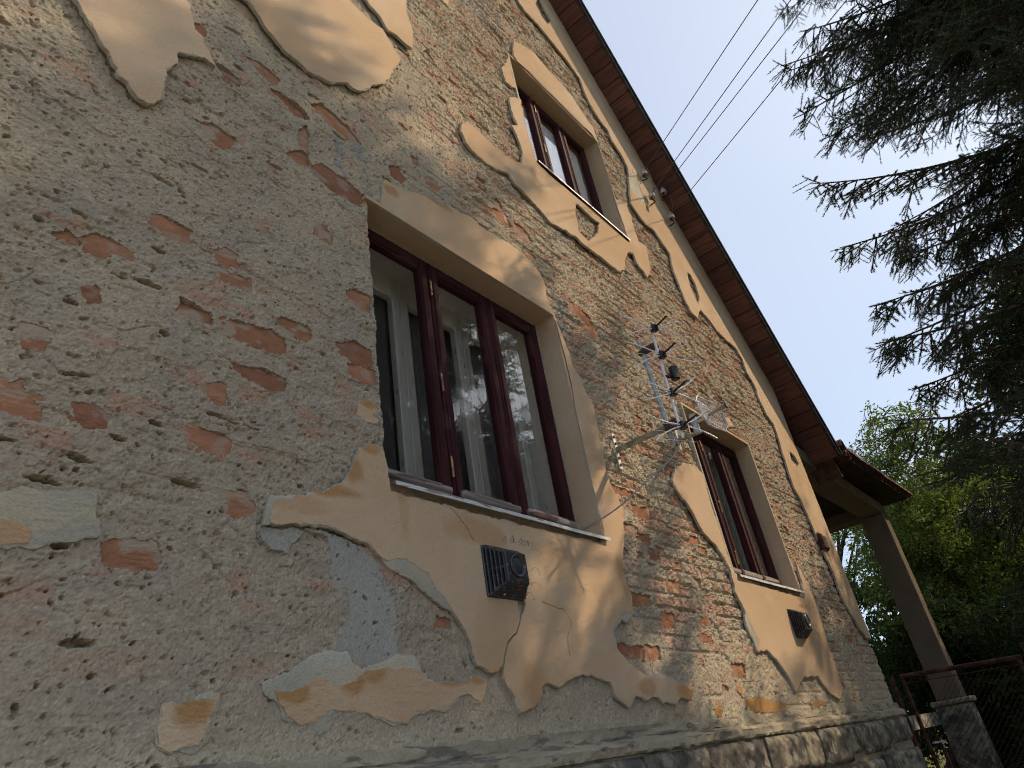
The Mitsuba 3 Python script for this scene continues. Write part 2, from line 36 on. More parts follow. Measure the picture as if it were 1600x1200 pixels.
DATA = json.loads(r'''{"plaster":[{"n":"A","b":[[0.269,4.242],[0.347,4.065],[0.379,4.013],[0.424,3.959],[0.451,3.913],[0.489,3.877],[0.517,3.83],[0.536,3.797],[0.566,3.791],[0.583,3.758],[0.612,3.736],[0.642,3.743],[0.663,3.761],[0.682,3.816],[0.686,3.902],[0.69,3.976],[0.716,4.063],[0.722,4.108],[0.773,4.155],[0.816,4.178],[0.865,4.173],[0.844,4.206],[0.816,4.256],[0.807,4.298],[0.768,4.316],[0.749,4.374],[0.736,4.434],[0.697,4.482],[0.612,4.653]],"p":[[[0.269,4.242],[0.347,4.065],[0.379,4.013],[0.424,3.959],[0.451,3.913],[0.489,3.877],[0.517,3.83],[0.536,3.797],[0.566,3.791],[0.583,3.758],[0.612,3.736],[0.642,3.743],[0.663,3.761],[0.682,3.816],[0.686,3.902],[0.69,3.976],[0.716,4.063],[0.722,4.108],[0.773,4.155],[0.816,4.178],[0.865,4.173],[0.844,4.206],[0.816,4.256],[0.807,4.298],[0.768,4.316],[0.749,4.374],[0.736,4.434],[0.697,4.482],[0.612,4.653]]],"h":[]},{"n":"B","b":[[0.814,4.767],[0.934,4.764],[0.988,4.777],[1.036,4.727],[1.081,4.673],[1.139,4.624],[1.194,4.594],[1.254,4.595],[1.304,4.577],[1.37,4.597],[1.423,4.613],[1.491,4.666],[1.549,4.72],[1.577,4.705],[1.628,4.727],[1.678,4.788],[1.726,4.859],[1.815,4.964],[1.86,5.056],[1.904,5.18],[1.972,5.331],[1.954,5.356],[1.891,5.439],[1.846,5.504],[1.741,5.478],[1.657,5.489],[1.593,5.503],[1.515,5.454],[1.382,5.478]],"p":[[[0.814,4.767],[0.934,4.764],[0.988,4.777],[1.036,4.727],[1.081,4.673],[1.139,4.624],[1.194,4.594],[1.254,4.595],[1.304,4.577],[1.37,4.597],[1.423,4.613],[1.491,4.666],[1.549,4.72],[1.577,4.705],[1.628,4.727],[1.678,4.788],[1.726,4.859],[1.815,4.964],[1.86,5.056],[1.904,5.18],[1.972,5.331],[1.954,5.356],[1.891,5.439],[1.846,5.504],[1.741,5.478],[1.657,5.489],[1.593,5.503],[1.515,5.454],[1.382,5.478]]],"h":[]},{"n":"C","b":[[1.637,5.763],[1.695,5.667],[1.751,5.643],[1.829,5.621],[1.883,5.532],[1.958,5.567],[2.03,5.553],[2.096,5.57],[2.121,5.749],[2.108,5.837],[2.077,5.921],[2.098,6.074],[2.087,6.134],[2.016,6.234]],"p":[[[1.637,5.763],[1.695,5.667],[1.751,5.643],[1.829,5.621],[1.883,5.532],[1.958,5.567],[2.03,5.553],[2.096,5.57],[2.121,5.749],[2.108,5.837],[2.077,5.921],[2.098,6.074],[2.087,6.134],[2.016,6.234]]],"h":[]},{"n":"D","b":[[2.421,6.694],[2.514,6.641],[2.558,6.62],[2.591,6.609],[2.639,6.79],[2.584,6.896]],"p":[[[2.421,6.694],[2.514,6.641],[2.558,6.62],[2.591,6.609],[2.639,6.79],[2.584,6.896]]],"h":[]},{"n":"U","b":[[3.469,7.12],[3.587,7.197],[3.808,7.294],[4.002,7.249],[4.22,7.257],[4.401,7.223],[4.538,7.076],[4.696,6.983],[4.693,6.795],[4.692,6.359],[4.688,6.103],[4.698,6.019],[4.956,6.167],[4.925,6.071],[4.945,5.984],[4.933,5.854],[4.94,5.644],[5.094,5.694],[5.024,5.383],[4.882,5.19],[4.734,5.278],[4.709,5.389],[4.579,5.315],[4.509,5.204],[4.396,5.018],[4.256,4.943],[4.097,4.949],[3.969,4.949],[3.778,4.93],[3.669,4.955],[3.512,4.923],[3.338,4.884],[3.228,4.942],[3.133,4.965],[3.042,4.994],[2.993,4.991],[2.914,5.063],[2.784,5.011],[2.672,4.987],[2.546,4.997],[2.487,5.033],[2.459,5.112],[2.489,5.221],[2.552,5.275],[2.658,5.275],[2.788,5.247],[2.909,5.253],[3.031,5.269],[3.124,5.325],[3.179,5.487],[3.145,5.626],[3.111,5.703],[3.2,5.791],[3.149,5.93],[3.165,6.063],[3.261,6.173],[3.344,6.216],[3.319,5.89],[3.355,5.574],[3.682,5.569],[4.693,5.499],[4.696,5.731],[4.615,6.679],[4.164,6.789],[3.757,6.795],[3.465,6.776],[3.401,6.869]],"p":[[[3.469,7.12],[3.587,7.197],[3.808,7.294],[4.002,7.249],[4.22,7.257],[4.401,7.223],[4.538,7.076],[4.696,6.983],[4.693,6.795],[4.692,6.359],[4.688,6.103],[4.698,6.019],[4.956,6.167],[4.925,6.071],[4.945,5.984],[4.933,5.854],[4.94,5.644],[5.094,5.694],[5.024,5.383],[4.882,5.19],[4.734,5.278],[4.709,5.389],[4.579,5.315],[4.509,5.204],[4.396,5.018],[4.256,4.943],[4.097,4.949],[3.969,4.949],[3.778,4.93],[3.669,4.955],[3.512,4.923],[3.338,4.884],[3.228,4.942],[3.133,4.965],[3.042,4.994],[2.993,4.991],[2.914,5.063],[2.784,5.011],[2.672,4.987],[2.546,4.997],[2.487,5.033],[2.459,5.112],[2.489,5.221],[2.552,5.275],[2.658,5.275],[2.788,5.247],[2.909,5.253],[3.031,5.269],[3.124,5.325],[3.179,5.487],[3.145,5.626],[3.111,5.703],[3.2,5.791],[3.149,5.93],[3.165,6.063],[3.261,6.173],[3.344,6.216],[3.319,5.89],[3.355,5.574],[3.682,5.569],[4.693,5.499],[4.696,5.731],[4.615,6.679],[4.164,6.789],[3.757,6.795],[3.465,6.776],[3.401,6.869]]],"h":[[[3.848,5.408],[4.088,5.387],[4.17,5.403],[4.089,5.241],[3.872,5.024],[3.76,5.048],[3.772,5.262]]]},{"n":"V","b":[[3.175,6.457],[3.18,6.301],[3.331,6.332],[3.331,6.535],[3.351,6.801]],"p":[[[3.175,6.457],[3.18,6.301],[3.331,6.332],[3.331,6.535],[3.351,6.801]]],"h":[]},{"n":"G","b":[[1.761,4.197],[1.85,4.196],[1.965,4.243],[2.066,4.279],[2.169,4.296],[2.318,4.345],[2.433,4.364],[2.506,4.339],[2.626,4.342],[2.775,4.368],[2.931,4.364],[3.031,4.325],[3.092,4.231],[3.088,4.101],[3.113,3.984],[2.742,3.975],[2.307,3.967],[1.934,3.961],[1.759,3.957],[1.72,3.965]],"p":[[[1.761,4.197],[1.85,4.196],[1.965,4.243],[2.066,4.279],[2.169,4.296],[2.318,4.345],[2.433,4.364],[2.506,4.339],[2.626,4.342],[2.775,4.368],[2.931,4.364],[3.031,4.325],[3.092,4.231],[3.088,4.101],[3.113,3.984],[2.742,3.975],[2.307,3.967],[1.934,3.961],[1.759,3.957],[1.72,3.965]]],"h":[]},{"n":"H","b":[[3.099,3.957],[3.154,3.856],[3.183,3.735],[3.195,3.628],[3.265,3.558],[3.279,3.482],[3.334,3.407],[3.329,3.3],[3.314,3.19],[3.322,3.105],[3.294,2.965],[3.308,2.882],[3.355,2.819],[3.386,2.748],[3.308,2.552],[3.217,2.385],[3.245,2.305],[3.258,2.25],[3.227,2.168],[3.157,2.12],[3.111,2.139],[2.998,2.061],[3.015,1.98],[3.079,1.93],[3.182,1.885],[3.305,1.871],[3.402,1.884],[3.548,1.841],[3.664,1.806],[3.618,1.755],[3.509,1.772],[3.447,1.746],[3.315,1.755],[3.272,1.782],[3.167,1.767],[3.078,1.788],[3.04,1.767],[2.991,1.733],[2.95,1.763],[2.897,1.79],[2.872,1.844],[2.754,1.87],[2.671,1.87],[2.584,1.862],[2.487,1.823],[2.425,1.845],[2.375,1.829],[2.349,1.781],[2.287,1.758],[2.214,1.74],[2.2,1.791],[2.158,1.831],[2.142,1.894],[2.08,1.873],[2.014,1.908],[1.992,1.953],[1.981,1.991],[1.951,2.037],[1.912,2.083],[1.847,2.11],[1.776,2.145],[1.725,2.188],[1.676,2.2],[1.63,2.209],[1.579,2.25],[1.542,2.283],[1.485,2.295],[1.43,2.306],[1.367,2.323],[1.291,2.317],[1.21,2.304],[1.14,2.292],[1.147,2.326],[1.161,2.387],[1.181,2.388],[1.296,2.418],[1.385,2.461],[1.434,2.494],[1.475,2.554],[1.516,2.64],[1.556,2.674],[1.602,2.681],[1.638,2.655],[1.654,2.539],[1.657,2.504],[2.218,2.502],[3.085,2.513],[3.118,2.566],[3.108,2.881],[3.104,3.316],[3.103,3.712]],"p":[[[3.099,3.957],[3.154,3.856],[3.183,3.735],[3.195,3.628],[3.265,3.558],[3.279,3.482],[3.334,3.407],[3.329,3.3],[3.314,3.19],[3.322,3.105],[3.294,2.965],[3.308,2.882],[3.355,2.819],[3.386,2.748],[3.308,2.552],[3.217,2.385],[3.245,2.305],[3.258,2.25],[3.227,2.168],[3.111,2.166],[2.978,2.069],[3.015,1.98],[3.079,1.93],[3.182,1.885],[3.305,1.871],[3.402,1.884],[3.548,1.841],[3.664,1.806],[3.618,1.755],[3.509,1.772],[3.447,1.746],[3.315,1.755],[3.272,1.782],[3.167,1.767],[3.078,1.788],[3.04,1.767],[2.991,1.733],[2.95,1.763],[2.897,1.79],[2.872,1.844],[2.754,1.87],[2.671,1.87],[2.584,1.862],[2.487,1.823],[2.425,1.845],[2.375,1.829],[2.349,1.781],[2.287,1.758],[2.214,1.74],[2.2,1.791],[2.158,1.831],[2.142,1.894],[2.08,1.873],[2.014,1.908],[1.992,1.953],[1.981,1.991],[1.951,2.037],[1.911,2.098],[1.873,2.135],[1.832,2.168],[1.807,2.219],[1.752,2.236],[1.702,2.256],[1.66,2.255],[1.618,2.241],[1.579,2.25],[1.542,2.283],[1.485,2.295],[1.43,2.306],[1.367,2.323],[1.291,2.317],[1.21,2.304],[1.163,2.3],[1.17,2.372],[1.296,2.418],[1.385,2.461],[1.434,2.494],[1.475,2.554],[1.516,2.64],[1.556,2.674],[1.602,2.681],[1.638,2.655],[1.654,2.539],[1.657,2.504],[2.218,2.502],[3.085,2.513],[3.118,2.566],[3.108,2.881],[3.104,3.316],[3.103,3.712]]],"h":[]},{"n":"I","b":[[1.529,2.842],[1.583,2.868],[1.63,2.86],[1.642,2.798],[1.602,2.767],[1.547,2.77],[1.523,2.79]],"p":[[[1.529,2.842],[1.583,2.868],[1.63,2.86],[1.642,2.798],[1.602,2.767],[1.547,2.77],[1.523,2.79]]],"h":[]},{"n":"J","b":[[1.148,1.851],[1.239,1.874],[1.306,1.923],[1.369,1.937],[1.442,1.945],[1.47,1.904],[1.499,1.89],[1.563,1.906],[1.599,1.922],[1.661,1.943],[1.716,1.932],[1.741,1.892],[1.772,1.858],[1.935,1.854],[2.008,1.873],[2.078,1.862],[2.054,1.808],[2.024,1.779],[1.959,1.803],[1.914,1.804],[1.855,1.765],[1.712,1.76],[1.67,1.732],[1.615,1.732],[1.57,1.748],[1.501,1.761],[1.428,1.769],[1.381,1.77],[1.371,1.724],[1.334,1.718],[1.311,1.745],[1.275,1.74],[1.225,1.761],[1.208,1.793],[1.172,1.815]],"p":[[[1.19,1.832],[1.246,1.829],[1.312,1.85],[1.358,1.867],[1.398,1.837],[1.472,1.855],[1.508,1.88],[1.591,1.894],[1.668,1.899],[1.726,1.89],[1.771,1.854],[1.934,1.849],[2.007,1.869],[2.07,1.858],[2.043,1.808],[2.022,1.786],[1.96,1.808],[1.908,1.808],[1.85,1.77],[1.707,1.764],[1.665,1.736],[1.615,1.736],[1.57,1.752],[1.502,1.765],[1.428,1.772],[1.381,1.781],[1.311,1.751],[1.275,1.743],[1.229,1.762],[1.212,1.793]]],"h":[]},{"n":"K","b":[[0.881,1.813],[0.939,1.813],[0.999,1.827],[1.037,1.828],[1.026,1.782],[1.016,1.757],[1.0,1.719],[0.987,1.705],[0.965,1.692],[0.942,1.705],[0.916,1.699],[0.884,1.711],[0.876,1.744],[0.883,1.776]],"p":[[[0.884,1.811],[0.939,1.812],[0.996,1.821],[1.032,1.823],[1.023,1.782],[1.012,1.757],[0.997,1.722],[0.986,1.709],[0.942,1.709],[0.916,1.704],[0.888,1.715],[0.88,1.743],[0.887,1.776]]],"h":[]},{"n":"L","b":[[0.404,2.253],[0.476,2.263],[0.519,2.279],[0.567,2.284],[0.675,2.301],[0.677,2.244],[0.691,2.218],[0.701,2.186],[0.647,2.167],[0.599,2.16],[0.565,2.143],[0.499,2.136],[0.431,2.118]],"p":[[[0.416,2.192],[0.488,2.197],[0.521,2.194],[0.545,2.183],[0.542,2.152],[0.499,2.138],[0.431,2.121]]],"h":[]},{"n":"M","b":[[4.25,3.199],[4.438,3.297],[4.622,3.321],[4.741,3.277],[4.723,3.152],[4.715,3.013],[4.736,2.873],[4.733,2.544],[5.159,2.502],[6.118,2.483],[6.184,2.622],[6.222,2.812],[6.327,2.652],[6.352,2.465],[6.342,2.297],[6.289,2.151],[6.27,1.998],[6.252,1.797],[6.101,1.716],[5.925,1.751],[5.811,1.832],[5.769,1.885],[5.467,1.876],[5.401,1.863],[5.2,1.79],[5.128,1.891],[5.042,1.976],[4.895,2.042],[4.732,2.03],[4.71,2.093],[4.671,2.175],[4.722,2.294],[4.662,2.407],[4.694,2.548],[4.654,2.637],[4.569,2.719],[4.428,2.774],[4.374,2.855],[4.323,2.94],[4.21,3.014],[4.159,3.099]],"p":[[[4.25,3.199],[4.438,3.297],[4.622,3.321],[4.741,3.277],[4.723,3.152],[4.715,3.013],[4.736,2.873],[4.733,2.544],[5.159,2.502],[6.118,2.483],[6.184,2.622],[6.222,2.812],[6.327,2.652],[6.352,2.465],[6.342,2.297],[6.289,2.151],[6.27,1.998],[6.252,1.797],[6.101,1.716],[5.925,1.751],[5.811,1.832],[5.769,1.885],[5.467,1.876],[5.401,1.863],[5.2,1.79],[5.128,1.891],[5.042,1.976],[4.895,2.042],[4.732,2.03],[4.798,2.096],[4.747,2.192],[4.722,2.294],[4.662,2.407],[4.694,2.548],[4.654,2.637],[4.569,2.719],[4.428,2.774],[4.374,2.855],[4.323,2.94],[4.21,3.014],[4.159,3.099]]],"h":[]},{"n":"N1","b":[[4.336,1.75],[4.551,1.764],[4.783,1.742],[5.025,1.698],[4.844,1.677],[4.51,1.679],[4.312,1.695]],"p":[[[4.336,1.75],[4.551,1.764],[4.783,1.742],[5.025,1.698],[4.844,1.677],[4.51,1.679],[4.312,1.695]]],"h":[]},{"n":"N2","b":[[3.934,1.748],[3.993,1.75],[4.007,1.688],[3.929,1.659],[3.881,1.683]],"p":[[[3.934,1.748],[3.993,1.75],[4.007,1.688],[3.929,1.659],[3.881,1.683]]],"h":[]},{"n":"N3","b":[[4.264,1.849],[4.348,1.813],[4.318,1.75],[4.265,1.789]],"p":[[[4.264,1.849],[4.348,1.813],[4.318,1.75],[4.265,1.789]]],"h":[]},{"n":"N4","b":[[3.391,1.693],[3.524,1.715],[3.71,1.691],[3.668,1.672],[3.456,1.679]],"p":[[[3.391,1.693],[3.524,1.715],[3.71,1.691],[3.668,1.672],[3.456,1.679]]],"h":[]},{"n":"N5","b":[[5.683,4.052],[5.805,4.07],[5.849,3.998],[5.68,3.936]],"p":[[[5.683,4.052],[5.805,4.07],[5.849,3.998],[5.68,3.936]]],"h":[]},{"n":"N6","b":[[5.444,1.717],[5.767,1.718],[5.799,1.683],[5.488,1.683]],"p":[[[5.444,1.717],[5.767,1.718],[5.799,1.683],[5.488,1.683]]],"h":[]},{"n":"N7","b":[[6.536,1.805],[6.633,1.77],[6.648,1.701],[6.515,1.723]],"p":[[[6.536,1.805],[6.633,1.77],[6.648,1.701],[6.515,1.723]]],"h":[]},{"n":"E","b":[[3.678,8.297],[3.74,8.1],[3.858,8.013],[4.082,8.04],[4.219,7.997],[4.364,7.968],[4.494,7.952],[4.623,7.889],[4.742,7.824],[4.764,7.583],[4.812,7.453],[4.926,7.341],[5.078,7.288],[5.106,7.143],[5.241,7.044],[5.301,6.886],[5.251,6.718],[5.125,6.438],[5.059,6.21],[5.137,6.141],[5.281,6.079],[5.479,6.115],[5.574,6.016],[5.695,5.94],[5.62,5.68],[5.642,5.529],[5.67,5.344],[5.742,5.214],[5.875,5.205],[6.048,5.388],[6.197,5.367],[6.359,5.268],[6.59,5.235],[6.817,5.228],[6.906,5.122],[6.886,4.942],[7.011,4.818],[6.968,4.66],[7.052,4.47],[7.168,4.397],[7.141,4.207],[7.106,4.072],[7.045,3.856],[7.021,3.629],[7.092,3.554],[7.144,3.356],[7.167,3.169],[7.228,2.954],[7.27,2.809],[7.244,2.66],[7.266,2.535],[7.336,2.434],[7.466,2.3],[7.581,2.229],[7.72,2.229],[7.72,5.03],[6.6,6.44],[5.85,7.375],[4.61,8.93],[3.9,9.81]],"p":[[[3.678,8.297],[3.74,8.1],[3.858,8.013],[4.082,8.04],[4.219,7.997],[4.364,7.968],[4.494,7.952],[4.623,7.889],[4.742,7.824],[4.764,7.583],[4.812,7.453],[4.926,7.341],[5.078,7.288],[5.106,7.143],[5.241,7.044],[5.301,6.886],[5.251,6.718],[5.125,6.438],[5.059,6.21],[5.137,6.141],[5.281,6.079],[5.479,6.115],[5.574,6.016],[5.695,5.94],[5.62,5.68],[5.642,5.529],[5.67,5.344],[5.742,5.214],[5.875,5.205],[6.048,5.388],[6.197,5.367],[6.359,5.268],[6.59,5.235],[6.817,5.228],[6.906,5.122],[6.886,4.942],[7.011,4.818],[6.968,4.66],[7.052,4.47],[7.168,4.397],[7.141,4.207],[7.106,4.072],[7.045,3.856],[7.021,3.629],[7.092,3.554],[7.144,3.356],[7.167,3.169],[7.228,2.954],[7.27,2.809],[7.244,2.66],[7.266,2.535],[7.336,2.434],[7.466,2.3],[7.581,2.229],[7.72,2.229],[7.72,5.03],[6.6,6.44],[5.85,7.375],[4.61,8.93],[3.9,9.81]]],"h":[[[6.778,3.946],[6.893,3.94],[6.883,3.797],[6.75,3.767],[6.709,3.832]],[[7.378,4.142],[7.515,4.124],[7.566,4.038],[7.448,3.98],[7.308,4.013]],[[6.065,5.893],[6.143,5.899],[6.194,5.786],[6.169,5.603],[6.051,5.463],[6.002,5.571],[5.994,5.701]],[[5.475,6.504],[5.521,6.461],[5.507,6.379],[5.436,6.37]],[[4.306,8.772],[4.342,8.58],[4.432,8.497],[4.319,8.302],[4.229,8.336],[4.16,8.483]]]}],"epale":[[5.263,6.745],[5.411,6.929],[5.451,6.814],[5.496,6.628],[5.521,6.516],[5.392,6.466],[5.229,6.447],[5.173,6.516]],"smear":[[[1.291,2.308],[1.376,2.292],[1.399,2.21],[1.384,2.18],[1.412,2.14],[1.468,2.13],[1.458,2.081],[1.438,2.025],[1.408,1.996],[1.402,1.951],[1.452,1.937],[1.492,1.906],[1.563,1.896],[1.652,1.943],[1.639,2.007],[1.652,2.091],[1.623,2.153],[1.578,2.241],[1.493,2.291],[1.364,2.316]],[[1.134,2.287],[1.272,2.303],[1.291,2.298],[1.249,2.25],[1.234,2.22],[1.181,2.219],[1.141,2.249]]],"bricks":[[[0.846,3.837],[0.882,3.874],[0.98,3.859],[0.966,3.807],[0.936,3.773],[0.862,3.789]],[[0.707,3.282],[0.741,3.298],[0.847,3.289],[0.841,3.253],[0.808,3.22],[0.721,3.243]],[[0.533,3.085],[0.57,3.111],[0.625,3.117],[0.672,3.093],[0.648,3.084],[0.613,3.067],[0.604,3.034],[0.545,3.038]],[[0.461,3.05],[0.488,3.076],[0.521,3.061],[0.523,3.045],[0.493,3.04]],[[0.939,3.267],[0.974,3.293],[1.019,3.28],[1.016,3.237],[0.983,3.21],[0.947,3.225]],[[0.937,3.191],[0.967,3.196],[1.028,3.196],[1.081,3.183],[1.07,3.151],[0.982,3.152]],[[0.985,2.969],[1.014,2.995],[1.073,3.003],[1.173,3.014],[1.22,2.998],[1.213,2.951],[1.162,2.933],[1.064,2.932],[0.998,2.939]],[[1.185,3.072],[1.224,3.098],[1.321,3.101],[1.327,3.071],[1.307,3.039],[1.212,3.036]],[[0.889,2.549],[0.913,2.562],[1.005,2.56],[1.029,2.538],[1.018,2.505],[0.958,2.492],[0.917,2.515]],[[1.041,2.363],[1.088,2.38],[1.118,2.357],[1.115,2.336],[1.07,2.312],[1.043,2.312]],[[0.709,2.176],[0.733,2.186],[0.837,2.197],[0.853,2.174],[0.85,2.134],[0.78,2.123],[0.726,2.125],[0.71,2.147]],[[0.56,2.903],[0.587,2.924],[0.6,2.902],[0.602,2.876],[0.578,2.866]],[[0.946,2.72],[0.983,2.742],[1.005,2.736],[1.004,2.681],[0.983,2.665],[0.955,2.688]],[[0.399,2.537],[0.463,2.56],[0.481,2.525],[0.508,2.506],[0.519,2.486],[0.478,2.479],[0.412,2.467]],[[0.442,2.724],[0.47,2.732],[0.506,2.731],[0.509,2.691],[0.482,2.66],[0.453,2.658]],[[0.588,2.538],[0.638,2.554],[0.675,2.52],[0.67,2.49],[0.624,2.48],[0.604,2.509]],[[1.027,2.824],[1.115,2.837],[1.214,2.834],[1.222,2.798],[1.166,2.774],[1.07,2.795]],[[1.509,3.375],[1.581,3.401],[1.632,3.392],[1.63,3.309],[1.576,3.307],[1.51,3.325]],[[1.454,3.08],[1.533,3.122],[1.624,3.112],[1.626,3.042],[1.545,3.032],[1.468,3.041]],[[1.5,3.009],[1.56,3.026],[1.635,3.015],[1.637,2.959],[1.572,2.947],[1.501,2.966]],[[1.218,3.966],[1.263,4.025],[1.322,4.034],[1.328,3.97],[1.269,3.942]],[[1.269,4.137],[1.313,4.216],[1.33,4.165],[1.322,4.055],[1.276,4.08]],[[1.349,4.389],[1.405,4.452],[1.576,4.412],[1.633,4.365],[1.553,4.333],[1.421,4.351]],[[1.345,3.983],[1.397,4.038],[1.54,4.03],[1.636,3.993],[1.61,3.934],[1.464,3.916],[1.351,3.935]],[[0.866,4.211],[0.906,4.23],[0.985,4.222],[0.981,4.177],[0.924,4.173]],[[1.13,4.306],[1.178,4.329],[1.296,4.297],[1.324,4.268],[1.262,4.237]],[[1.013,4.41],[1.062,4.437],[1.167,4.417],[1.155,4.356],[1.08,4.365]],[[0.773,4.387],[0.812,4.417],[0.826,4.379],[0.801,4.347]],[[1.354,3.635],[1.397,3.673],[1.435,3.631],[1.441,3.587],[1.389,3.585]],[[1.823,4.338],[1.88,4.38],[1.929,4.33],[1.896,4.269],[1.827,4.275]],[[2.098,4.462],[2.167,4.496],[2.2,4.444],[2.175,4.412],[2.096,4.411]],[[2.73,4.723],[2.795,4.733],[2.799,4.669],[2.739,4.652]],[[2.912,4.629],[3.001,4.639],[3.07,4.569],[3.012,4.502],[2.917,4.544]],[[2.697,4.623],[2.837,4.637],[2.857,4.562],[2.755,4.552]],[[3.364,4.225],[3.489,4.242],[3.623,4.185],[3.539,4.126],[3.382,4.149]],[[3.548,4.151],[3.628,4.155],[3.703,4.101],[3.612,4.031],[3.521,4.075]],[[3.55,2.817],[3.777,2.835],[3.767,2.768],[3.558,2.756]],[[3.562,2.641],[3.669,2.65],[3.656,2.594],[3.55,2.586]],[[3.612,2.565],[3.724,2.565],[3.735,2.513],[3.596,2.503]],[[3.285,2.282],[3.487,2.286],[3.487,2.231],[3.271,2.222]],[[3.571,2.204],[3.719,2.207],[3.691,2.129],[3.56,2.129]],[[4.766,4.443],[4.861,4.457],[4.84,4.397],[4.738,4.368]],[[2.994,2.026],[3.131,2.022],[3.132,1.957],[3.001,1.96]],[[3.147,2.017],[3.288,2.015],[3.273,1.96],[3.15,1.958]],[[3.303,2.022],[3.445,2.017],[3.436,1.96],[3.297,1.958]],[[3.975,2.108],[4.125,2.104],[4.138,2.071],[3.984,2.069]],[[4.305,1.952],[4.492,1.948],[4.453,1.874],[4.279,1.88]],[[4.236,2.736],[4.357,2.737],[4.334,2.686],[4.222,2.683]],[[3.744,2.388],[3.889,2.395],[3.874,2.341],[3.744,2.333]],[[2.492,4.356],[2.53,4.38],[2.571,4.354],[2.541,4.315]],[[1.998,4.553],[2.047,4.565],[2.066,4.519],[2.016,4.501]]],"stains":[[1.38,2.457,0.14,0.03,0.9],[1.478,2.55,0.05,0.07,0.9],[1.564,2.657,0.05,0.03,0.8],[1.248,2.378,0.12,0.03,0.3],[2.103,2.419,0.18,0.07,0.55],[1.708,2.444,0.03,0.12,0.35],[2.633,2.364,0.18,0.1,0.3],[2.118,2.005,0.1,0.2,0.25],[1.242,1.83,0.06,0.03,0.9],[1.46,1.856,0.06,0.05,0.9],[1.536,1.881,0.06,0.04,0.8],[1.888,1.86,0.1,0.025,0.8],[2.027,1.869,0.06,0.03,0.8],[0.97,1.795,0.06,0.05,0.9],[3.573,1.798,0.1,0.06,0.9],[3.185,1.828,0.1,0.04,0.6],[2.324,1.823,0.1,0.1,0.6],[1.583,2.859,0.06,0.03,0.9],[4.611,1.727,0.5,0.1,1],[3.956,1.709,0.12,0.1,1],[3.541,1.697,0.25,0.06,0.9],[4.285,1.803,0.08,0.1,0.8],[2.101,4.299,0.14,0.04,0.9],[1.798,4.138,0.06,0.04,0.8],[5.604,1.701,0.3,0.05,1],[6.542,1.756,0.12,0.1,0.8],[0.519,2.167,0.1,0.05,0.5],[2.812,2.781,0.05,0.25,0.25],[3.208,2.35,0.05,0.12,0.5]],"stub":[7.276,-0.03,3.124],"cracks":[[[[2.328,2.14],[2.299,2.075],[2.265,2.031],[2.209,1.995],[2.178,1.956],[2.156,1.905],[2.139,1.864]],0.0028],[[[1.944,2.514],[1.989,2.479],[2.036,2.443],[2.077,2.38]],0.0009],[[[2.472,2.164],[2.614,2.147],[2.665,2.095],[2.604,2.025],[2.598,1.946]],0.0008]],"blow":[[2.314,2.186],[2.344,2.173],[2.354,2.147],[2.324,2.109],[2.305,2.098],[2.297,2.133]]}''')

# ------------------------------------------------------------------ small helpers
used = {}


def numbered(name):
    n = used.get(name, 0)
    used[name] = n + 1
    return name if n == 0 else '%s_%03d' % (name, n)


def add(name, mesh, mat, parent=None, smooth=False, color=None, label=None, category=None, group=None, kind=None, keep=False, **more):
    key = numbered((parent + '__' if parent else '') + name)
    scene[key] = mikit.ply(mesh, mat, smooth=smooth, color=color, **more)
    tag(key, label, category, group, kind)
    return key


def tag(key, label=None, category=None, group=None, kind=None):
    d = {k: v for k, v in (('label', label), ('category', category), ('group', group), ('kind', kind)) if v}
    if d:
        labels[key] = d


def hash2(ix, iz, s):
    h = (ix.astype(np.int64) * 374761393 + iz.astype(np.int64) * 668265263 + s * 974634533) & 0xFFFFFFFF
    h = ((h ^ (h >> 13)) * 1274126177) & 0xFFFFFFFF
    h = ((h ^ (h >> 16)) * 2246822519) & 0xFFFFFFFF
    return ((h ^ (h >> 15)) & 0xFFFFFF) / 16777215.0


def vn(x, z, s=0):
    ix, iz = np.floor(x), np.floor(z)
    tx, tz = x - ix, z - iz
    tx, tz = tx * tx * (3 - 2 * tx), tz * tz * (3 - 2 * tz)
    ix, iz = ix.astype(np.int64), iz.astype(np.int64)
    a, b = hash2(ix, iz, s), hash2(ix + 1, iz, s)
    c, d = hash2(ix, iz + 1, s), hash2(ix + 1, iz + 1, s)
    return (a * (1 - tx) + b * tx) * (1 - tz) + (c * (1 - tx) + d * tx) * tz


def fb(x, z, s=0, o=4):
    return sum(0.5 ** (k + 1) * vn(x * 2 ** k + 13.7 * k, z * 2 ** k - 7.3 * k, s + k) for k in range(o)) / (1 - 0.5 ** o)


def sst(a, b, x):
    t = np.clip((x - a) / (b - a), 0, 1)
    return t * t * (3 - 2 * t)


def grid_faces(nr, nc):
    i, j = np.meshgrid(np.arange(nr - 1), np.arange(nc - 1), indexing='ij')
    a = i * nc + j
    return np.stack([a, a + 1, a + nc + 1, a + nc], -1).reshape(-1, 4)


def bx(x0, x1, y0, y1, z0, z1, c=0.0):
    """a box, its edges chamfered by c"""
    if c <= 0:
        m = trimesh.creation.box([x1 - x0, y1 - y0, z1 - z0])
        m.apply_translation([(x0 + x1) / 2, (y0 + y1) / 2, (z0 + z1) / 2])
        return m
    pts = []
    for sx, X in ((1, x0), (-1, x1)):
        for sy, Y in ((1, y0), (-1, y1)):
            for sz, Z in ((1, z0), (-1, z1)):
                pts += [(X, Y + sy * c, Z + sz * c), (X + sx * c, Y, Z + sz * c), (X + sx * c, Y + sy * c, Z)]
    return trimesh.convex.convex_hull(np.array(pts))


def cat(ms):
    return trimesh.util.concatenate(ms)


